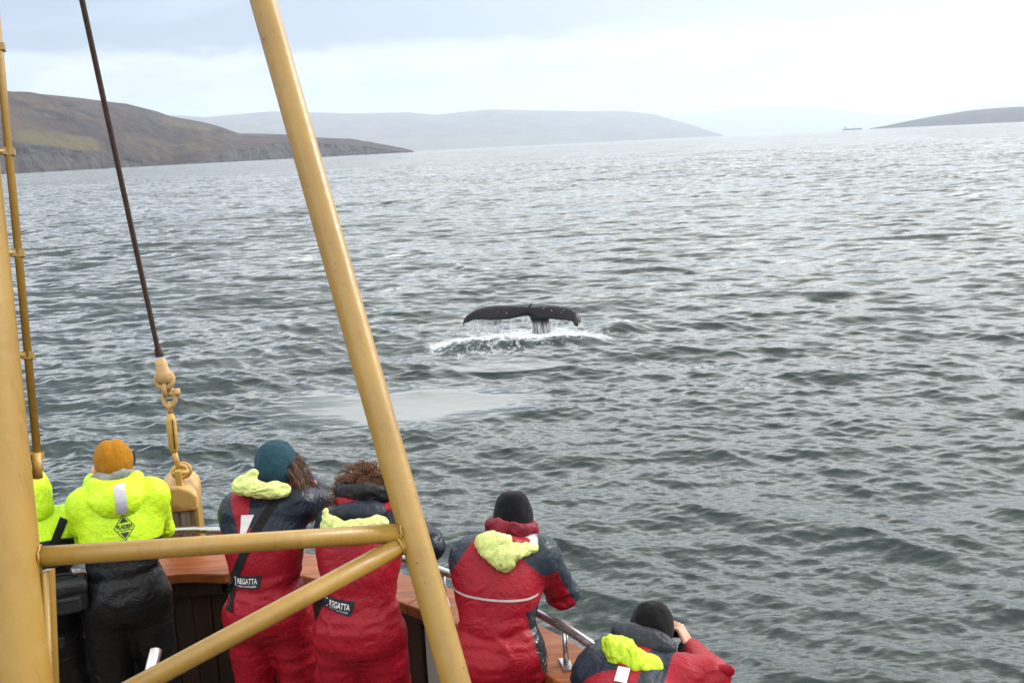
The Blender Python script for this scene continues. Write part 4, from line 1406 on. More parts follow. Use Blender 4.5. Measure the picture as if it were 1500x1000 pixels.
def text_mesh(body, size, bold=0.0, shear=0.0):
    cu = bpy.data.curves.new('letters', 'FONT'); cu.body = body; cu.size = size; cu.align_x = 'CENTER'; cu.align_y = 'CENTER'
    cu.offset = bold; cu.shear = shear; cu.resolution_u = 3
    o = bpy.data.objects.new('letters', cu); COL.objects.link(o)
    bpy.context.view_layer.update()
    dg = bpy.context.evaluated_depsgraph_get()
    me = bpy.data.meshes.new_from_object(o.evaluated_get(dg))
    uv = [(v.co.x, v.co.y) for v in me.vertices]; fc = [tuple(p.vertices) for p in me.polygons]
    bpy.data.objects.remove(o); bpy.data.curves.remove(cu); bpy.data.meshes.remove(me)
    return uv, fc


def pose(**k):
    d = dict(pelvis=(0, 0, 0.96), chest=(0, 0.10, 1.25), neck=(0, 0.17, 1.44), head=(0, 0.215, 1.575), headup=(0, 0.15, 1), headright=(1, 0, 0),
             shL=(-0.175, 0.14, 1.36), shR=(0.175, 0.14, 1.36), elL=(-0.27, 0.26, 1.14), elR=(0.27, 0.26, 1.14), wrL=(-0.10, 0.42, 1.36), wrR=(0.10, 0.42, 1.36),
             hipL=(-0.095, 0, 0.90), hipR=(0.095, 0, 0.90), knL=(-0.11, 0.05, 0.50), knR=(0.11, 0.05, 0.50), anL=(-0.12, -0.02, 0.10), anR=(0.12, -0.02, 0.10))
    d.update(k); return d


BR, BU = (1, 0, 0), (0, 0, 1)
GRP = None


def regatta_patch(p, c, tilt, w=0.160, h=0.060):
    ct, st = math.cos(tilt), math.sin(tilt)
    right = (ct, 0, st); up = (-st, 0, ct)
    pt = p.poly('patch', [(-w / 2, -h / 2), (w * 0.40, -h / 2), (w / 2, h / 2), (-w / 2 - 0.006, h / 2)], c, right, up, PATCH, 0.004, 12)
    uv, fc = text_mesh('REGATTA', 0.034, 0.0007, 0.12)
    xs = np.array([u for u, v in uv]); k = 0.098 / (xs.max() - xs.min())
    p.decal('lettering', [(u * k + 0.006, v * 1.02 + 0.004) for u, v in uv], fc, c, right, up, LETTER, 0.0065, pt)
    bars = [(-0.052, 0.021), (-0.049, 0.021), (-0.052, -0.020), (-0.056, -0.020), (-0.060, 0.021), (-0.053, 0.021), (-0.053, 0.017), (-0.060, 0.017)]
    p.decal('emblem', bars, [(3, 2, 1, 0), (7, 6, 5, 4)], c, right, up, LETTER, 0.0065, pt)
    uv, fc = text_mesh('GREAT OUTDOORS', 0.0125, 0.0002, 0.1)
    xs = np.array([u for u, v in uv]); k = 0.092 / (xs.max() - xs.min())
    p.decal('lettering', [(u * k + 0.003, v * 0.8 - 0.018) for u, v in uv], fc, c, right, up, LETTER, 0.0065, pt)


def strands(p, name, roots, dirs, length, curl, mat_, seed, n=11, r=0.0035, grav=0.3, clump=9, jit=0.16):
    """hair in locks: strands of one lock share their wave"""
    g = np.random.default_rng(seed)
    parts = []
    for i_, (q, d) in enumerate(zip(roots, dirs)):
        if i_ % clump == 0:
            q0 = np.asarray(q, float); dj = g.normal(0, jit, 3); L0 = length * g.uniform(0.6, 1.25); ph0 = g.uniform(0, 6.28); fr = g.uniform(0.9, 1.9); cr = curl * g.uniform(0.6, 1.4); d0 = np.asarray(d, float)
        q = q0 + g.normal(0, 0.006, 3)
        d = d0 + dj + g.normal(0, 0.05, 3); d /= np.linalg.norm(d)
        L = L0 * g.uniform(0.8, 1.1)
        _, u, v = frame(d)
        ph = ph0 + g.normal(0, 0.25)
        pts = []
        for i in range(n):
            t = i / (n - 1)
            pts.append(np.asarray(q) + d * L * t + np.array([0, 0, -grav]) * L * t * t + cr * t ** 0.7 * (math.cos(ph + fr * 6.28 * t) * u + math.sin(ph + fr * 6.28 * t) * v))
        rr = r * g.uniform(0.6, 1.3) * (1 - 0.75 * np.linspace(0, 1, n) ** 2)
        parts.append(tube_data(p.W(np.array(pts)), rr, 4, True))
    V, Fc = join(parts)
    return obj(name, mesh_from(name, V, Fc), mat_, p.o)


def held_camera(p, c, fwd, up, label, scale=1.0):
    """compact system camera: body, grip, lens barrel, viewfinder hump"""
    c = p.W(c); f = p.Rm @ np.asarray(fwd, float); f /= np.linalg.norm(f)
    u = p.Rm @ np.asarray(up, float); u = u - f * (u @ f); u /= np.linalg.norm(u); r = np.cross(f, u)
    s = scale
    root = empty('camera', tuple(c), label, 'camera')
    bevel_obj(obj('camera_body', mesh_from('camera_body', *box_data(c, (r, f, u), (0.062 * s, 0.024 * s, 0.041 * s)), smooth=False), CAMB, root), 0.008, 3)
    bevel_obj(obj('grip', mesh_from('grip', *box_data(c + r * 0.05 * s + f * 0.03 * s, (r, f, u), (0.016 * s, 0.016 * s, 0.036 * s)), smooth=False), CAMB, root), 0.008, 3)
    bevel_obj(obj('viewfinder', mesh_from('viewfinder', *box_data(c + u * 0.05 * s, (r, f, u), (0.022 * s, 0.022 * s, 0.012 * s)), smooth=False), CAMB, root), 0.006, 3)
    ln = tube('lens_barrel', [c + f * t * s for t in (0.022, 0.05, 0.10, 0.135)], [0.031 * s, 0.034 * s, 0.034 * s, 0.037 * s], CAMB, root, 24)
    tube('lens_glass', [c + f * 0.1345 * s, c + f * 0.1365 * s], 0.030 * s, CAMG, ln, 24)
    return root


# ---------------------------------------------------------------- the six watchers
def seg_dist(V, a, b):
    a = np.asarray(a); b = np.asarray(b); ba = b - a
    t = np.clip((V - a) @ ba / (ba @ ba), 0, 1)
    return np.linalg.norm(V - a - t[:, None] * ba, axis=1)


def arm_d(V, J, sd):
    return np.minimum(seg_dist(V, J['sh' + sd], J['el' + sd]), seg_dist(V, J['el' + sd], J['wr' + sd]))


def arm_dir(V, J, sd):
    """unit vector from the arm's axis to the point"""
    best = None
    for a, b in ((J['sh' + sd], J['el' + sd]), (J['el' + sd], J['wr' + sd])):
        ba = b - a; t = np.clip((V - a) @ ba / (ba @ ba), 0, 1)
        q = V - a - t[:, None] * ba; l = np.linalg.norm(q, axis=1)
        if best is None:
            best, bl = q, l
        else:
            m_ = l < bl; best = np.where(m_[:, None], q, best); bl = np.minimum(l, bl)
    return best / (bl[:, None] + 1e-9)


def fore_d(V, J, sd):
    return seg_dist(V, J['el' + sd], J['wr' + sd])


suit_hivis = zone_mat('hi_vis_over_black', BLACK, [('zhi', HIVIS, 0.5), ('zskin', SKIN, 0.5)], 0.42, 0.55)


def zones_hivis(V, Nn, p):
    J = p.J
    d = np.minimum(arm_d(V, J, 'L'), arm_d(V, J, 'R'))
    hem = 1.225 + 0.02 * np.cos(V[:, 0] * 9) + 0.006 * vnoise(V[:, 0] * 9, V[:, 1] * 9, 0, 4)
    return {'zhi': np.maximum(V[:, 2] - hem, 0.092 - d)}


# -- watcher in the mustard beanie
p2 = Person(186, 880, 5.0, 0.36, 'person in hi-vis jacket with grey tape and diamond badge, mustard beanie, black trousers')
p2.body(pose(pelvis=(0.0, -0.02, 0.97), chest=(0.015, 0.06, 1.27), neck=(0.01, 0.14, 1.46), head=(0.015, 0.205, 1.552), headup=(0, 0.12, 1),
             shL=(-0.135, 0.10, 1.395), shR=(0.165, 0.10, 1.395), elL=(-0.165, 0.26, 1.17), elR=(0.195, 0.26, 1.17), wrL=(-0.10, 0.38, 1.42), wrR=(0.05, 0.38, 1.44), hdR=(0.02, 0.42, 1.52), hdL=(-0.09, 0.42, 1.50),
             pnR=(-1, 0, 0), pnL=(1, 0, 0)), suit_hivis, zones_hivis, seed=2, fat=1.03, wr_amp=0.65)
MUST = knit_mat('mustard_knit', (0.33, 0.145, 0.010), (0.20, 0.080, 0.006))
p2.hat(MUST, (0.094, 0.106, 0.115), 0.025, -0.055, 0.0, 0.0, 0.012)
hood = Shape()
hood.ell((0.02, -0.005, 1.445), (0.110, 0.056, 0.066), 0.05).ell((0.02, -0.030, 1.415), (0.098, 0.046, 0.062), 0.05)
for a in np.linspace(math.pi, 2 * math.pi, 13)[:-1]:
    q = lambda t: np.array([0.015 + 0.100 * math.cos(t), 0.125 + 0.095 * math.sin(t), 1.498 + 0.016 * math.sin(t)])
    hood.cap(q(a), q(a + math.pi / 12), 0.024, 0.024, 0.04)
hood.cap((-0.085, 0.12, 1.49), (-0.09, 0.03, 1.43), 0.026, 0.036, 0.04).cap((0.115, 0.12, 1.49), (0.125, 0.03, 1.43), 0.026, 0.036, 0.04)
HV = zone_mat('hi_vis_cloth', HIVIS, [], 0.5, 0.6)
p2.child('hood', hood, 0.007, HV, lambda V: 0.003 * fbm(V[:, 0] * 12, V[:, 1] * 12, V[:, 2] * 14, 3, 3) + 0.0022 * (1 - 2 * np.abs(vnoise(V[:, 0] * 14 + V[:, 2] * 9, V[:, 1] * 9, V[:, 2] * 12, 8))))
p2.poly('reflective_strip', [(-0.026, -0.072), (0.026, -0.072), (0.026, 0.062), (-0.026, 0.062)], (0.035, -0.05, 1.455), BR, BU, REFL, 0.003, 12)
dm = [(0, 0.062), (0.050, 0), (0, -0.062), (-0.050, 0)]
lc = (0.035, -0.05, 1.315)
dia = []
for i in range(4):           # diamond outline, subdivided so that it follows the cloth
    a, b = np.array(dm[i]), np.array(dm[(i + 1) % 4])
    dia.append([a + (b - a) * t for t in np.linspace(0, 1, 7)])
uv, fc = [], []
for e in dia:
    o_ = len(uv)
    for q in e:
        uv += [q, q * 0.91]
    fc += [(o_ + 2 * i, o_ + 2 * i + 2, o_ + 2 * i + 3, o_ + 2 * i + 1) for i in range(6)]
em = p2.decal('badge', uv, fc, lc, BR, BU, INK, 0.003)
p2.decal('badge_triangle', [(-0.021, 0.023), (0.021, 0.023), (0, 0.049)], [(0, 1, 2)], lc, BR, BU, INK, 0.0035, em)
p2.decal('badge_triangle', [(-0.021, -0.021), (0, -0.049), (0.021, -0.021)], [(0, 1, 2)], lc, BR, BU, INK, 0.0035, em)
uv, fc = text_mesh('FLADEN', 0.026, 0.0012)
xs = np.array([u for u, v in uv]); kx = 0.070 / (xs.max() - xs.min())
p2.decal('lettering', [(u * kx, v + 0.004) for u, v in uv], fc, lc, BR, BU, INK, 0.0035, em)
p2.decal('badge_line', [(-0.031, -0.014), (0.031, -0.014), (0.031, -0.0105), (-0.031, -0.0105)], [(0, 1, 2, 3)], lc, BR, BU, INK, 0.0035, em)
scarf = M('grey_fleece', (0.20, 0.20, 0.19), 0.95, (0.13, 0.13, 0.125), 30.0, 0.4, 120.0)
p2.neck_ring('fleece_collar', scarf, (0.105, 0.09), 0.024, (0.01, 0.19, 1.490), (0, 0.1, 1), (0, 2 * math.pi))
held_camera(p2, (0.05, 0.375, 1.535), (0, 1, 0.0), (0, 0, 1), 'black camera held to the eye of the person in mustard beanie', 1.0)

# -- watcher with the hood up, half behind the mast
p1 = Person(58, 900, 5.0, 0.40, 'person in hi-vis jacket with hood up, half hidden behind the thick yellow mast')
p1.body(pose(pelvis=(0.0, -0.02, 0.93), chest=(0.0, 0.08, 1.17), neck=(0.0, 0.16, 1.36), head=(0.01, 0.20, 1.45), shL=(-0.18, 0.13, 1.27), shR=(0.175, 0.13, 1.26),
             elL=(-0.24, 0.30, 1.08), elR=(0.27, 0.27, 1.06), wrL=(-0.08, 0.42, 1.25), wrR=(0.02, 0.42, 1.22)), suit_hivis, zones_hivis, seed=4)
h1 = Shape()
h1.ell((0.01, 0.165, 1.45), (0.115, 0.125, 0.14), 0.04).ell((0.01, 0.10, 1.375), (0.115, 0.09, 0.09), 0.05)
h1.cut((0.01, 0.33, 1.43), (0.085, 0.12, 0.11), 0.02)
p1.child('hood', h1, 0.008, HV, lambda V: 0.005 * fbm(V[:, 0] * 11, V[:, 1] * 11, V[:, 2] * 14, 5, 3))
p1.ribbon('shoulder_strap', [(0.17, 0.10), (0.10, -0.02), (0.02, -0.16), (-0.05, -0.28)], 0.04, (0, -0.05, 1.22), BR, BU, STRAP, 0.005)

# black camera bag on that person's hip
BAGM = M('black_nylon', (0.006, 0.006, 0.007), 0.55, (0.012, 0.012, 0.013), 30.0, 0.8, 40.0, spec=0.25)
bc = P(98, 872, 4.82)
bag = empty('camera_bag', tuple(bc - UPV * 0.10), 'black nylon camera bag hanging at the hip of the hooded person', 'bag')
RB = rotz(0.35) @ np.array([[1, 0, 0.0], [0, 1, 0], [0, 0, 1]])
bx = [RB[:, i] for i in range(3)]
bevel_obj(obj('pouch', mesh_from('pouch', *box_data(bc, bx, (0.095, 0.062, 0.075)), smooth=False), BAGM, bag), 0.028, 4)
bevel_obj(obj('flap', mesh_from('flap', *box_data(bc + bx[2] * 0.055 - bx[1] * 0.004, bx, (0.101, 0.070, 0.034)), smooth=False), BAGM, bag), 0.026, 4)
bevel_obj(obj('front_pocket', mesh_from('front_pocket', *box_data(bc - bx[1] * 0.066 - bx[2] * 0.022, bx, (0.068, 0.018, 0.042)), smooth=False), BAGM, bag), 0.014, 3)
tube('zip', [bc - bx[1] * 0.085 + bx[0] * x_ + bx[2] * 0.005 for x_ in (-0.055, 0, 0.055)], 0.0035, STRAP, bag, 6)
V, Fc = ring(bc + np.array([-0.01, 0.0, 0.075]), np.array([0.95, 0.3, 0]), UPV, 0.07, 0.035, 0.008, 20, 0.1, math.pi - 0.1)
obj('carry_handle', mesh_from('carry_handle', V, Fc), STRAP, bag)
tube('strap', [bc + np.array(q) for q in ((-0.07, -0.03, 0.05), (-0.10, -0.07, 0.0), (-0.06, -0.10, -0.10), (-0.01, -0.10, -0.19), (0.0, -0.085, -0.24))], 0.012, STRAP, bag, 8)
tube('strap', [bc + np.array(q) for q in ((0.07, 0.02, 0.04), (0.0, -0.07, 0.03), (-0.08, -0.05, 0.09), (-0.14, 0.0, 0.16))], 0.010, STRAP, bag, 8)
bevel_obj(obj('buckle', mesh_from('buckle', *box_data(bc + np.array([-0.01, -0.108, -0.19]), np.eye(3), (0.022, 0.010, 0.028)), smooth=False), STRAP, bag), 0.005)

# -- watcher in the teal beanie
suit_a = zone_mat('red_suit_navy_yoke', RED, [('znav', NAVY, 0.4), ('zskin', SKIN, 0.5)], 0.5, 0.5)


def zones_3(V, Nn, p):
    x, y, z = V.T; J = p.J
    right = np.minimum(x + 0.035, z - (1.345 - 0.40 * np.clip(x, -0.05, 0.14)))
    left = np.minimum(-0.085 - x - (z - 1.33) * 0.30, z - 1.315)
    arm = np.minimum(0.115 - arm_d(V, J, 'R'), 0.10 * (arm_dir(V, J, 'R') @ np.array([0.1, -0.45, 0.6]) + 0.25))
    return {'znav': np.maximum(np.maximum(right, left), arm * 0.6)}


p3 = Person(393, 900, 4.8, 0.04, 'person in red suit with teal beanie, white triangle on the back and long wavy hair')
p3.body(pose(pelvis=(0.0, 0.0, 0.95), chest=(0.0, 0.06, 1.27), neck=(0.02, 0.14, 1.46), head=(0.065, 0.215, 1.55), headup=(-0.05, 0.12, 1), headright=(0.96, -0.28, 0),
             shL=(-0.10, 0.09, 1.39), shR=(0.165, 0.11, 1.40), elL=(-0.10, 0.32, 1.18), elR=(0.285, 0.25, 1.355), wrL=(-0.03, 0.40, 1.40), wrR=(0.155, 0.37, 1.44),
             hdR=(0.115, 0.40, 1.505), pnR=(-1, 0.2, 0), hdL=(0.0, 0.42, 1.46), pnL=(1, 0, 0)), suit_a, zones_3, seed=11, fat=1.0)
TEAL = knit_mat('teal_jersey', (0.018, 0.055, 0.074), (0.010, 0.030, 0.042), 60.0, False)
p3.hat(TEAL, (0.105, 0.122, 0.138), 0.008, -0.10, 0.0, 0.0, 0.0)
HAIR3 = hair_mat('brown_hair', (0.040, 0.016, 0.007), (0.105, 0.046, 0.020))
g3 = np.random.default_rng(3)
roots = [(0.150 + g3.normal(0, 0.010), 0.19 + g3.normal(0, 0.03), 1.555 + g3.normal(0, 0.025)) for _ in range(700)]
strands(p3, 'hair', roots, [(0.36, -0.14, -0.75)] * 700, 0.215, 0.012, HAIR3, 4, 20, 0.0016, 0.12, 16, 0.06)
p3.neck_ring('collar', zone_mat('red_collar', MAROON, [], 0.6, 0.4), (0.105, 0.10), 0.034, (0.03, 0.15, 1.475), (0.1, -0.1, 1), (0, 2 * math.pi), flat=1.2)
p3.bundle('hood_liner', [((-0.055, 0.01, 1.545), (0.060, 0.045, 0.046)), ((0.0, -0.015, 1.535), (0.065, 0.048, 0.044)), ((0.065, -0.005, 1.525), (0.060, 0.044, 0.038)), ((0.11, 0.02, 1.505), (0.045, 0.036, 0.032)),
                           ((-0.005, 0.02, 1.59), (0.026, 0.024, 0.030)), ((-0.085, 0.03, 1.53), (0.030, 0.03, 0.030))], LINER, 6, 0.011)
p3.poly('white_triangle', [(-0.030, -0.115), (-0.018, -0.115), (0.040, 0.0), (-0.022, 0.0)], (-0.050, -0.05, 1.415), BR, BU, WHITEP, 0.003)
p3.ribbon('camera_strap', [(0.070, 0.11), (0.02, 0.05), (-0.05, -0.05), (-0.115, -0.17), (-0.160, -0.27), (-0.175, -0.38)], 0.040, (0.02, -0.05, 1.355), BR, BU, STRAP, 0.006)
regatta_patch(p3, (-0.065, -0.10, 1.11), 0.04)
CUFF = M('red_white_scarf', (0.42, 0.03, 0.04), 0.9, (0.55, 0.30, 0.28), 70.0, 0.5, 120.0)
sc = Shape(); sc.chain([(0.195, 0.315, 1.445), (0.225, 0.295, 1.425), (0.255, 0.275, 1.40)], [0.016, 0.024, 0.020], 0.02)
p3.child('patterned_cuff', sc, 0.008, CUFF, lambda V: 0.006 * fbm(V[:, 0] * 25, V[:, 1] * 25, V[:, 2] * 25, 5, 3))
held_camera(p3, (0.075, 0.40, 1.485), (0.25, 1, 0.0), (0, 0, 1), 'black camera held up by the person in teal beanie', 0.9)

# -- watcher with windblown curls
def zones_4(V, Nn, p):
    x, y, z = V.T; J = p.J
    yoke = z - (1.355 + 0.05 * np.cos(x * 9))
    f = np.minimum(0.12 - arm_d(V, J, 'R'), 0.12 * (arm_dir(V, J, 'R') @ np.array([0.55, -0.1, 0.8]) - 0.15))
    f = np.maximum(f, 0.085 - np.linalg.norm(V - J['elR'], axis=1))
    return {'znav': np.maximum(yoke, f * 0.5)}


p4 = Person(529, 940, 4.55, 0.0, 'person in red suit bending forward, brown curly hair blowing over a black collar')
p4.body(pose(pelvis=(0.0, 0.0, 0.95), chest=(0.01, 0.09, 1.26), neck=(0.03, 0.20, 1.43), head=(0.05, 0.30, 1.475), headup=(0, 0.45, 1), headright=(0.98, -0.15, 0),
             shL=(-0.095, 0.14, 1.37), shR=(0.170, 0.14, 1.36), elL=(-0.10, 0.36, 1.16), elR=(0.315, 0.25, 1.215), wrL=(0.0, 0.47, 1.33), wrR=(0.15, 0.43, 1.33), hdR=(0.10, 0.45, 1.41), pnR=(-1, 0.2, 0), hdL=(0.03, 0.48, 1.40), pnL=(1, 0, 0)),
        suit_a, zones_4, seed=17, fat=1.0)
HAIR4 = hair_mat('chestnut_hair', (0.15, 0.062, 0.024), (0.055, 0.024, 0.010))
S4 = Shape(); S4.ell((0.05, 0.30, 1.50), (0.086, 0.104, 0.096), 0.03); S4.cut((0.06, 0.42, 1.44), (0.08, 0.09, 0.10), 0.02)
p4.child('hair_cap', S4, 0.006, HAIR4, lambda V: 0.007 * fbm(V[:, 0] * 26, V[:, 1] * 26, V[:, 2] * 26, 9, 3))
g4 = np.random.default_rng(8)
rt_, dr_ = [], []
for _ in range(1100):
    d = g4.normal(0, 1, 3); d[2] = abs(d[2]) * 0.8 - 0.1; d[1] = -abs(d[1]) * 0.7 + 0.2; d /= np.linalg.norm(d)
    rt_.append(np.array([0.05, 0.292, 1.493]) + d * np.array([0.086, 0.10, 0.094]))
    dr_.append(d * 0.38 + np.array([-0.62, -0.08, 0.12]))
strands(p4, 'hair', rt_, dr_, 0.105, 0.013, HAIR4, 5, 16, 0.0014, 0.35, 10, 0.2)
rt_ = [(-0.03 + g4.normal(0, 0.014), 0.25 + g4.normal(0, 0.03), 1.50 + g4.normal(0, 0.02)) for _ in range(140)]
strands(p4, 'hair', rt_, [(-0.8, -0.1, -0.28)] * 140, 0.13, 0.013, HAIR4, 9, 16, 0.0014, 0.35, 9, 0.14)
rt_ = [(0.135 + g4.normal(0, 0.012), 0.28 + g4.normal(0, 0.03), 1.49 + g4.normal(0, 0.03)) for _ in range(200)]
strands(p4, 'hair', rt_, [(0.25, -0.05, -0.9)] * 200, 0.20, 0.010, HAIR4, 6, 16, 0.0016, 0.1, 12, 0.08)
BLK = zone_mat('black_collar_cloth', BLACK, [], 0.55, 0.5)
p4.neck_ring('collar', BLK, (0.112, 0.105), 0.040, (0.045, 0.235, 1.495), (0.10, 0.0, 1), (0, 2 * math.pi), flat=1.15)
p4.neck_ring('collar_lining', zone_mat('red_lining', RED, [], 0.6, 0.3), (0.118, 0.115), 0.022, (0.05, 0.195, 1.468), (0.2, -0.1, 1), (math.pi * 1.05, math.pi * 2.1))
S4 = Shape(); S4.ell((0.03, 0.065, 1.455), (0.120, 0.05, 0.044), 0.04).ell((0.04, 0.09, 1.475), (0.10, 0.05, 0.034), 0.04)
p4.child('folded_hood', S4, 0.008, zone_mat('navy_hood_cloth', NAVY, [], 0.5, 0.5), lambda V: 0.006 * fbm(V[:, 0] * 13, V[:, 1] * 13, V[:, 2] * 16, 3, 3))
p4.bundle('hood_liner', [((-0.085, 0.005, 1.425), (0.050, 0.036, 0.050)), ((-0.02, -0.03, 1.41), (0.075, 0.042, 0.044)), ((0.05, -0.03, 1.415), (0.075, 0.042, 0.044)), ((0.115, 0.0, 1.43), (0.055, 0.036, 0.034)), ((-0.115, 0.03, 1.465), (0.022, 0.022, 0.036))], LINER, 14, 0.009)
regatta_patch(p4, (-0.075, -0.10, 1.085), -0.10)
held_camera(p4, (0.06, 0.44, 1.425), (0.1, 1, -0.05), (0, 0, 1), 'black camera held by the person with windblown curls', 0.95)

# -- watcher in the black beanie leaning on the rail
suit_b = zone_mat('red_suit_slate_sleeves', RED, [('znav', (0.018, 0.025, 0.035), 0.4), ('zdark', (0.012, 0.014, 0.018), 0.25), ('zwhite', (0.42, 0.41, 0.42), 0.5), ('zskin', SKIN, 0.5)], 0.5, 0.5)


def zones_5(V, Nn, p):
    x, y, z = V.T; J = p.J
    sl = np.minimum(0.125 - arm_d(V, J, 'R'), 0.085 * (arm_dir(V, J, 'R') @ np.array([0.88, 0.12, 0.42]) - 0.42))
    top = np.minimum(x - 0.085 - (1.32 - z) * 0.95, z - 1.20)
    sll = np.minimum(0.125 - arm_d(V, J, 'L'), 0.085 * (arm_dir(V, J, 'L') @ np.array([-0.80, 0.25, 0.5]) - 0.30))
    side = np.minimum(np.minimum(x - 0.135 + (z - 1.0) * 0.25, 1.08 - z), arm_d(V, J, 'R') - 0.090)
    pat = np.minimum(0.032 - np.abs(x - 0.150), 0.012 - np.abs(z - 1.345 + (x - 0.15) * 0.3))
    return {'znav': np.maximum(np.maximum(sl, top), sll), 'zdark': side, 'zwhite': pat}


p5 = Person(735, 960, 4.40, -0.02, 'person in red jacket with grey back piping, black beanie and crumpled yellow hood')
p5.body(pose(pelvis=(-0.02, -0.03, 0.90), chest=(0.0, 0.08, 1.17), neck=(0.035, 0.19, 1.315), head=(0.075, 0.27, 1.352), headup=(0.03, 0.22, 1), headright=(0.98, -0.2, 0),
             shL=(-0.115, 0.12, 1.255), shR=(0.185, 0.13, 1.25), elL=(-0.11, 0.42, 1.05), elR=(0.285, 0.26, 1.01), wrL=(0.0, 0.52, 1.16), wrR=(0.10, 0.50, 1.14), hipL=(-0.11, -0.03, 0.85), hipR=(0.08, -0.03, 0.85)),
        suit_b, zones_5, seed=23, fat=1.02, wr_amp=0.9)
BLKK = knit_mat('black_knit', (0.010, 0.010, 0.011), (0.005, 0.005, 0.006), 200.0)
p5.hat(BLKK, (0.092, 0.106, 0.120), 0.020, -0.07, 0.0, 0.050, 0.004)
COLL = zone_mat('maroon_collar', MAROON, [], 0.6, 0.5)
p5.neck_ring('collar', COLL, (0.098, 0.096), 0.017, (0.065, 0.215, 1.352), (0.15, 0.05, 1), (0, 2 * math.pi), h=0.006, flat=1.9, noise=0.007)
S5 = Shape(); S5.chain([(-0.03, 0.075, 1.335), (0.06, 0.065, 1.33), (0.13, 0.10, 1.315), (0.175, 0.17, 1.295), (0.20, 0.23, 1.265)], [0.026, 0.032, 0.030, 0.028, 0.022], 0.03)
p5.child('collar_flap', S5, 0.008, zone_mat('red_flap', RED, [], 0.5, 0.3), lambda V: 0.004 * fbm(V[:, 0] * 13, V[:, 1] * 13, V[:, 2] * 13, 5, 3))
uv, fc = text_mesh('REGATTA', 0.024, 0.0006)
p5.decal('lettering', uv, fc, (0.045, 0.0, 1.343), (0.985, 0, -0.17), (0.17, 0, 0.985), LETTER, 0.003)
p5.bundle('hood_liner', [((-0.035, 0.015, 1.36), (0.060, 0.045, 0.048)), ((0.015, -0.015, 1.33), (0.072, 0.050, 0.048)), ((0.08, -0.005, 1.33), (0.062, 0.046, 0.040)), ((0.135, 0.03, 1.325), (0.048, 0.040, 0.028)),
                           ((0.01, 0.01, 1.385), (0.055, 0.035, 0.026)), ((0.035, -0.035, 1.29), (0.045, 0.036, 0.032))], LINER, 21, 0.012)
p5.ribbon('piping', [(-0.20, 0.012), (-0.08, 0.008), (0.05, -0.004), (0.175, -0.02)], 0.009, (0.0, -0.05, 1.150), BR, BU, PIPING, 0.004)

# -- watcher bent low over the rail with a phone
suit_c = zone_mat('navy_shouldered_suit', RED, [('znav', NAVY, 0.5), ('zskin', SKIN, 0.5)], 0.5, 0.5)


def zones_6(V, Nn, p):
    x, y, z = V.T; J = p.J
    up = Nn @ np.array([-0.3, -0.2, 0.9])
    left = np.minimum(-0.035 - x, y - 0.20)
    fl = np.minimum(0.12 - seg_dist(V, J['shL'], J['elL']), 0.4 * (V[:, 2] - 0.80))
    return {'znav': np.maximum(np.maximum(left, fl * 0.6), np.minimum(np.minimum(x - 0.06, 0.15 - x), y - 0.16))}


p6 = Person(895, 1130, 3.75, -0.42, 'person bent low over the rail photographing with phone, dark hood and bright yellow liner')
p6.body(pose(pelvis=(-0.03, -0.06, 0.80), chest=(0.0, 0.24, 0.895), neck=(0.01, 0.42, 0.965), head=(0.015, 0.53, 1.035), headup=(0.02, 0.25, 1), headright=(0.985, -0.1, 0),
             shL=(-0.175, 0.35, 0.915), shR=(0.165, 0.37, 0.935), elL=(-0.19, 0.50, 0.90), elR=(0.285, 0.43, 0.935), wrL=(-0.06, 0.70, 0.93), wrR=(0.165, 0.60, 0.925), hdR=(0.128, 0.63, 0.995), pnR=(-1, 0.15, 0),
             hipL=(-0.12, -0.06, 0.78), hipR=(0.07, -0.06, 0.78), knL=(-0.12, 0.10, 0.44), knR=(0.09, 0.10, 0.44), anL=(-0.13, -0.08, 0.10), anR=(0.10, -0.08, 0.10)),
        suit_c, zones_6, seed=29, fat=1.0)
BLKF = knit_mat('black_fleece', (0.009, 0.008, 0.008), (0.003, 0.003, 0.003), 90.0, False)
p6.hat(BLKF, (0.094, 0.108, 0.114), 0.020, -0.07, 0.0, 0.0, 0.004)
HOODC = zone_mat('charcoal_hood_cloth', (0.016, 0.018, 0.024), [], 0.5, 0.6)
S6 = Shape(); S6.ell((-0.005, 0.42, 1.045), (0.118, 0.052, 0.056), 0.04, axes((0.25, 0.1, 1))).ell((0.05, 0.43, 1.02), (0.10, 0.06, 0.066), 0.04).ell((-0.06, 0.42, 1.055), (0.06, 0.05, 0.048), 0.04)
p6.child('hood', S6, 0.006, HOODC, lambda V: 0.007 * fbm(V[:, 0] * 14, V[:, 1] * 14, V[:, 2] * 14, 33, 3))
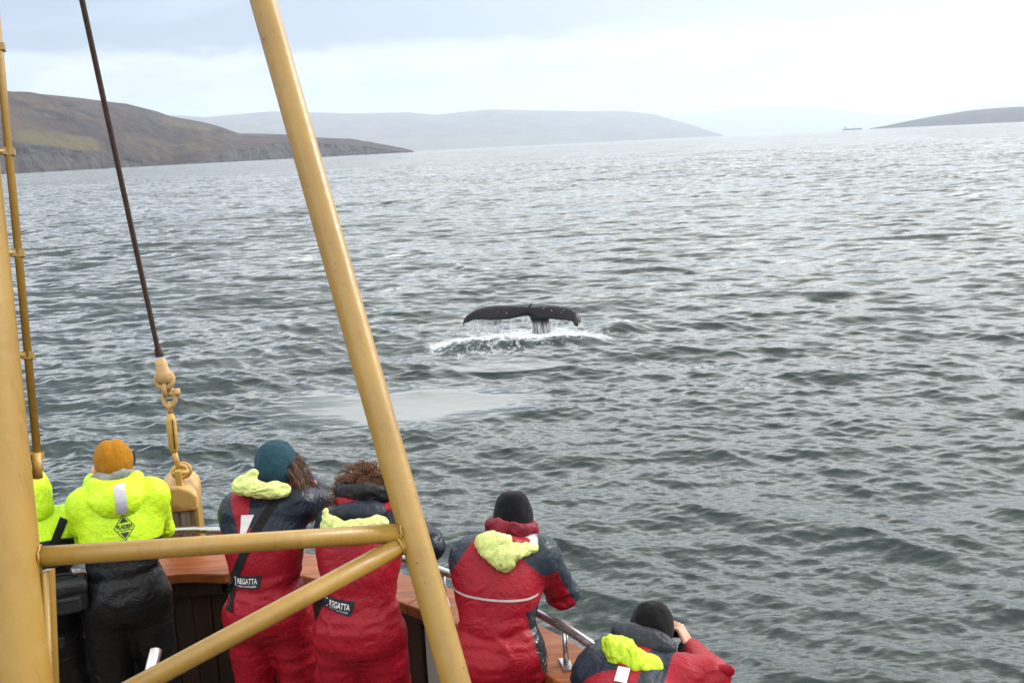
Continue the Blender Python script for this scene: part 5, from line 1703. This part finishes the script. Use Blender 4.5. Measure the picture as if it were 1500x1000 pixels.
p6.bundle('hood_liner', [((-0.08, 0.335, 1.05), (0.055, 0.045, 0.046)), ((-0.03, 0.30, 1.045), (0.075, 0.06, 0.056)), ((0.035, 0.28, 1.02), (0.080, 0.06, 0.056)), ((0.085, 0.30, 1.0), (0.055, 0.05, 0.046))], LINER2, 26, 0.010)
p6.poly('white_triangle', [(-0.025, -0.05), (0.025, -0.05), (0.02, 0.03), (-0.03, 0.03)], (0.0, 0.20, 0.99), (1, 0, 0), (0, 0.9, 0.3), WHITEP, 0.004)
fc_ = p6.W((0.070, 0.655, 0.985))
ph = empty('phone', tuple(fc_), 'small silver and black phone in the hand of the person bent low', 'phone')
pr, pf = p6.Rm @ np.array([0.93, 0.35, 0]), p6.Rm @ np.array([-0.35, 0.93, 0.0])
bevel_obj(obj('phone_shell', mesh_from('phone_shell', *box_data(fc_, (pr, pf, UPV), (0.050, 0.0065, 0.030)), smooth=False), SILV, ph), 0.004, 2)
obj('screen', mesh_from('screen', *box_data(fc_ - pf * 0.0060, (pr, pf, UPV), (0.045, 0.0012, 0.026)), smooth=False), CAMG, ph)
tabm = zone_mat('red_cuff_tab', RED, [], 0.5, 0.2)
e6 = np.array([0.285, 0.43, 0.925])
S6 = Shape(); S6.cap(e6 + (0.0, -0.03, 0.05), e6 + (0.075, -0.02, 0.06), 0.028, 0.026, 0.02, (np.array([0, 1.0, 0]), 0.4))
p6.child('cuff_tab', S6, 0.006, tabm)


# ---------------------------------------------------------------- air
def build_haze():
    v, f = box_data((0, 0, 698), np.eye(3), (37500, 37500, 706))
    mt = bpy.data.materials.new('haze_air'); mt.use_nodes = True
    N = NT(mt.node_tree)
    pv = N.n('ShaderNodeVolumePrincipled', {'Color': (0.72, 0.845, 1.0), 'Density': 6.8e-5, 'Anisotropy': 0.35})
    o = N.n('ShaderNodeOutputMaterial'); N.put(o, 'Volume', pv.outputs[0])
    obj('haze', mesh_from('haze', v, f, False), mt, label='thin pale air fading the far fells', cat='haze', kind='stuff')


build_haze()
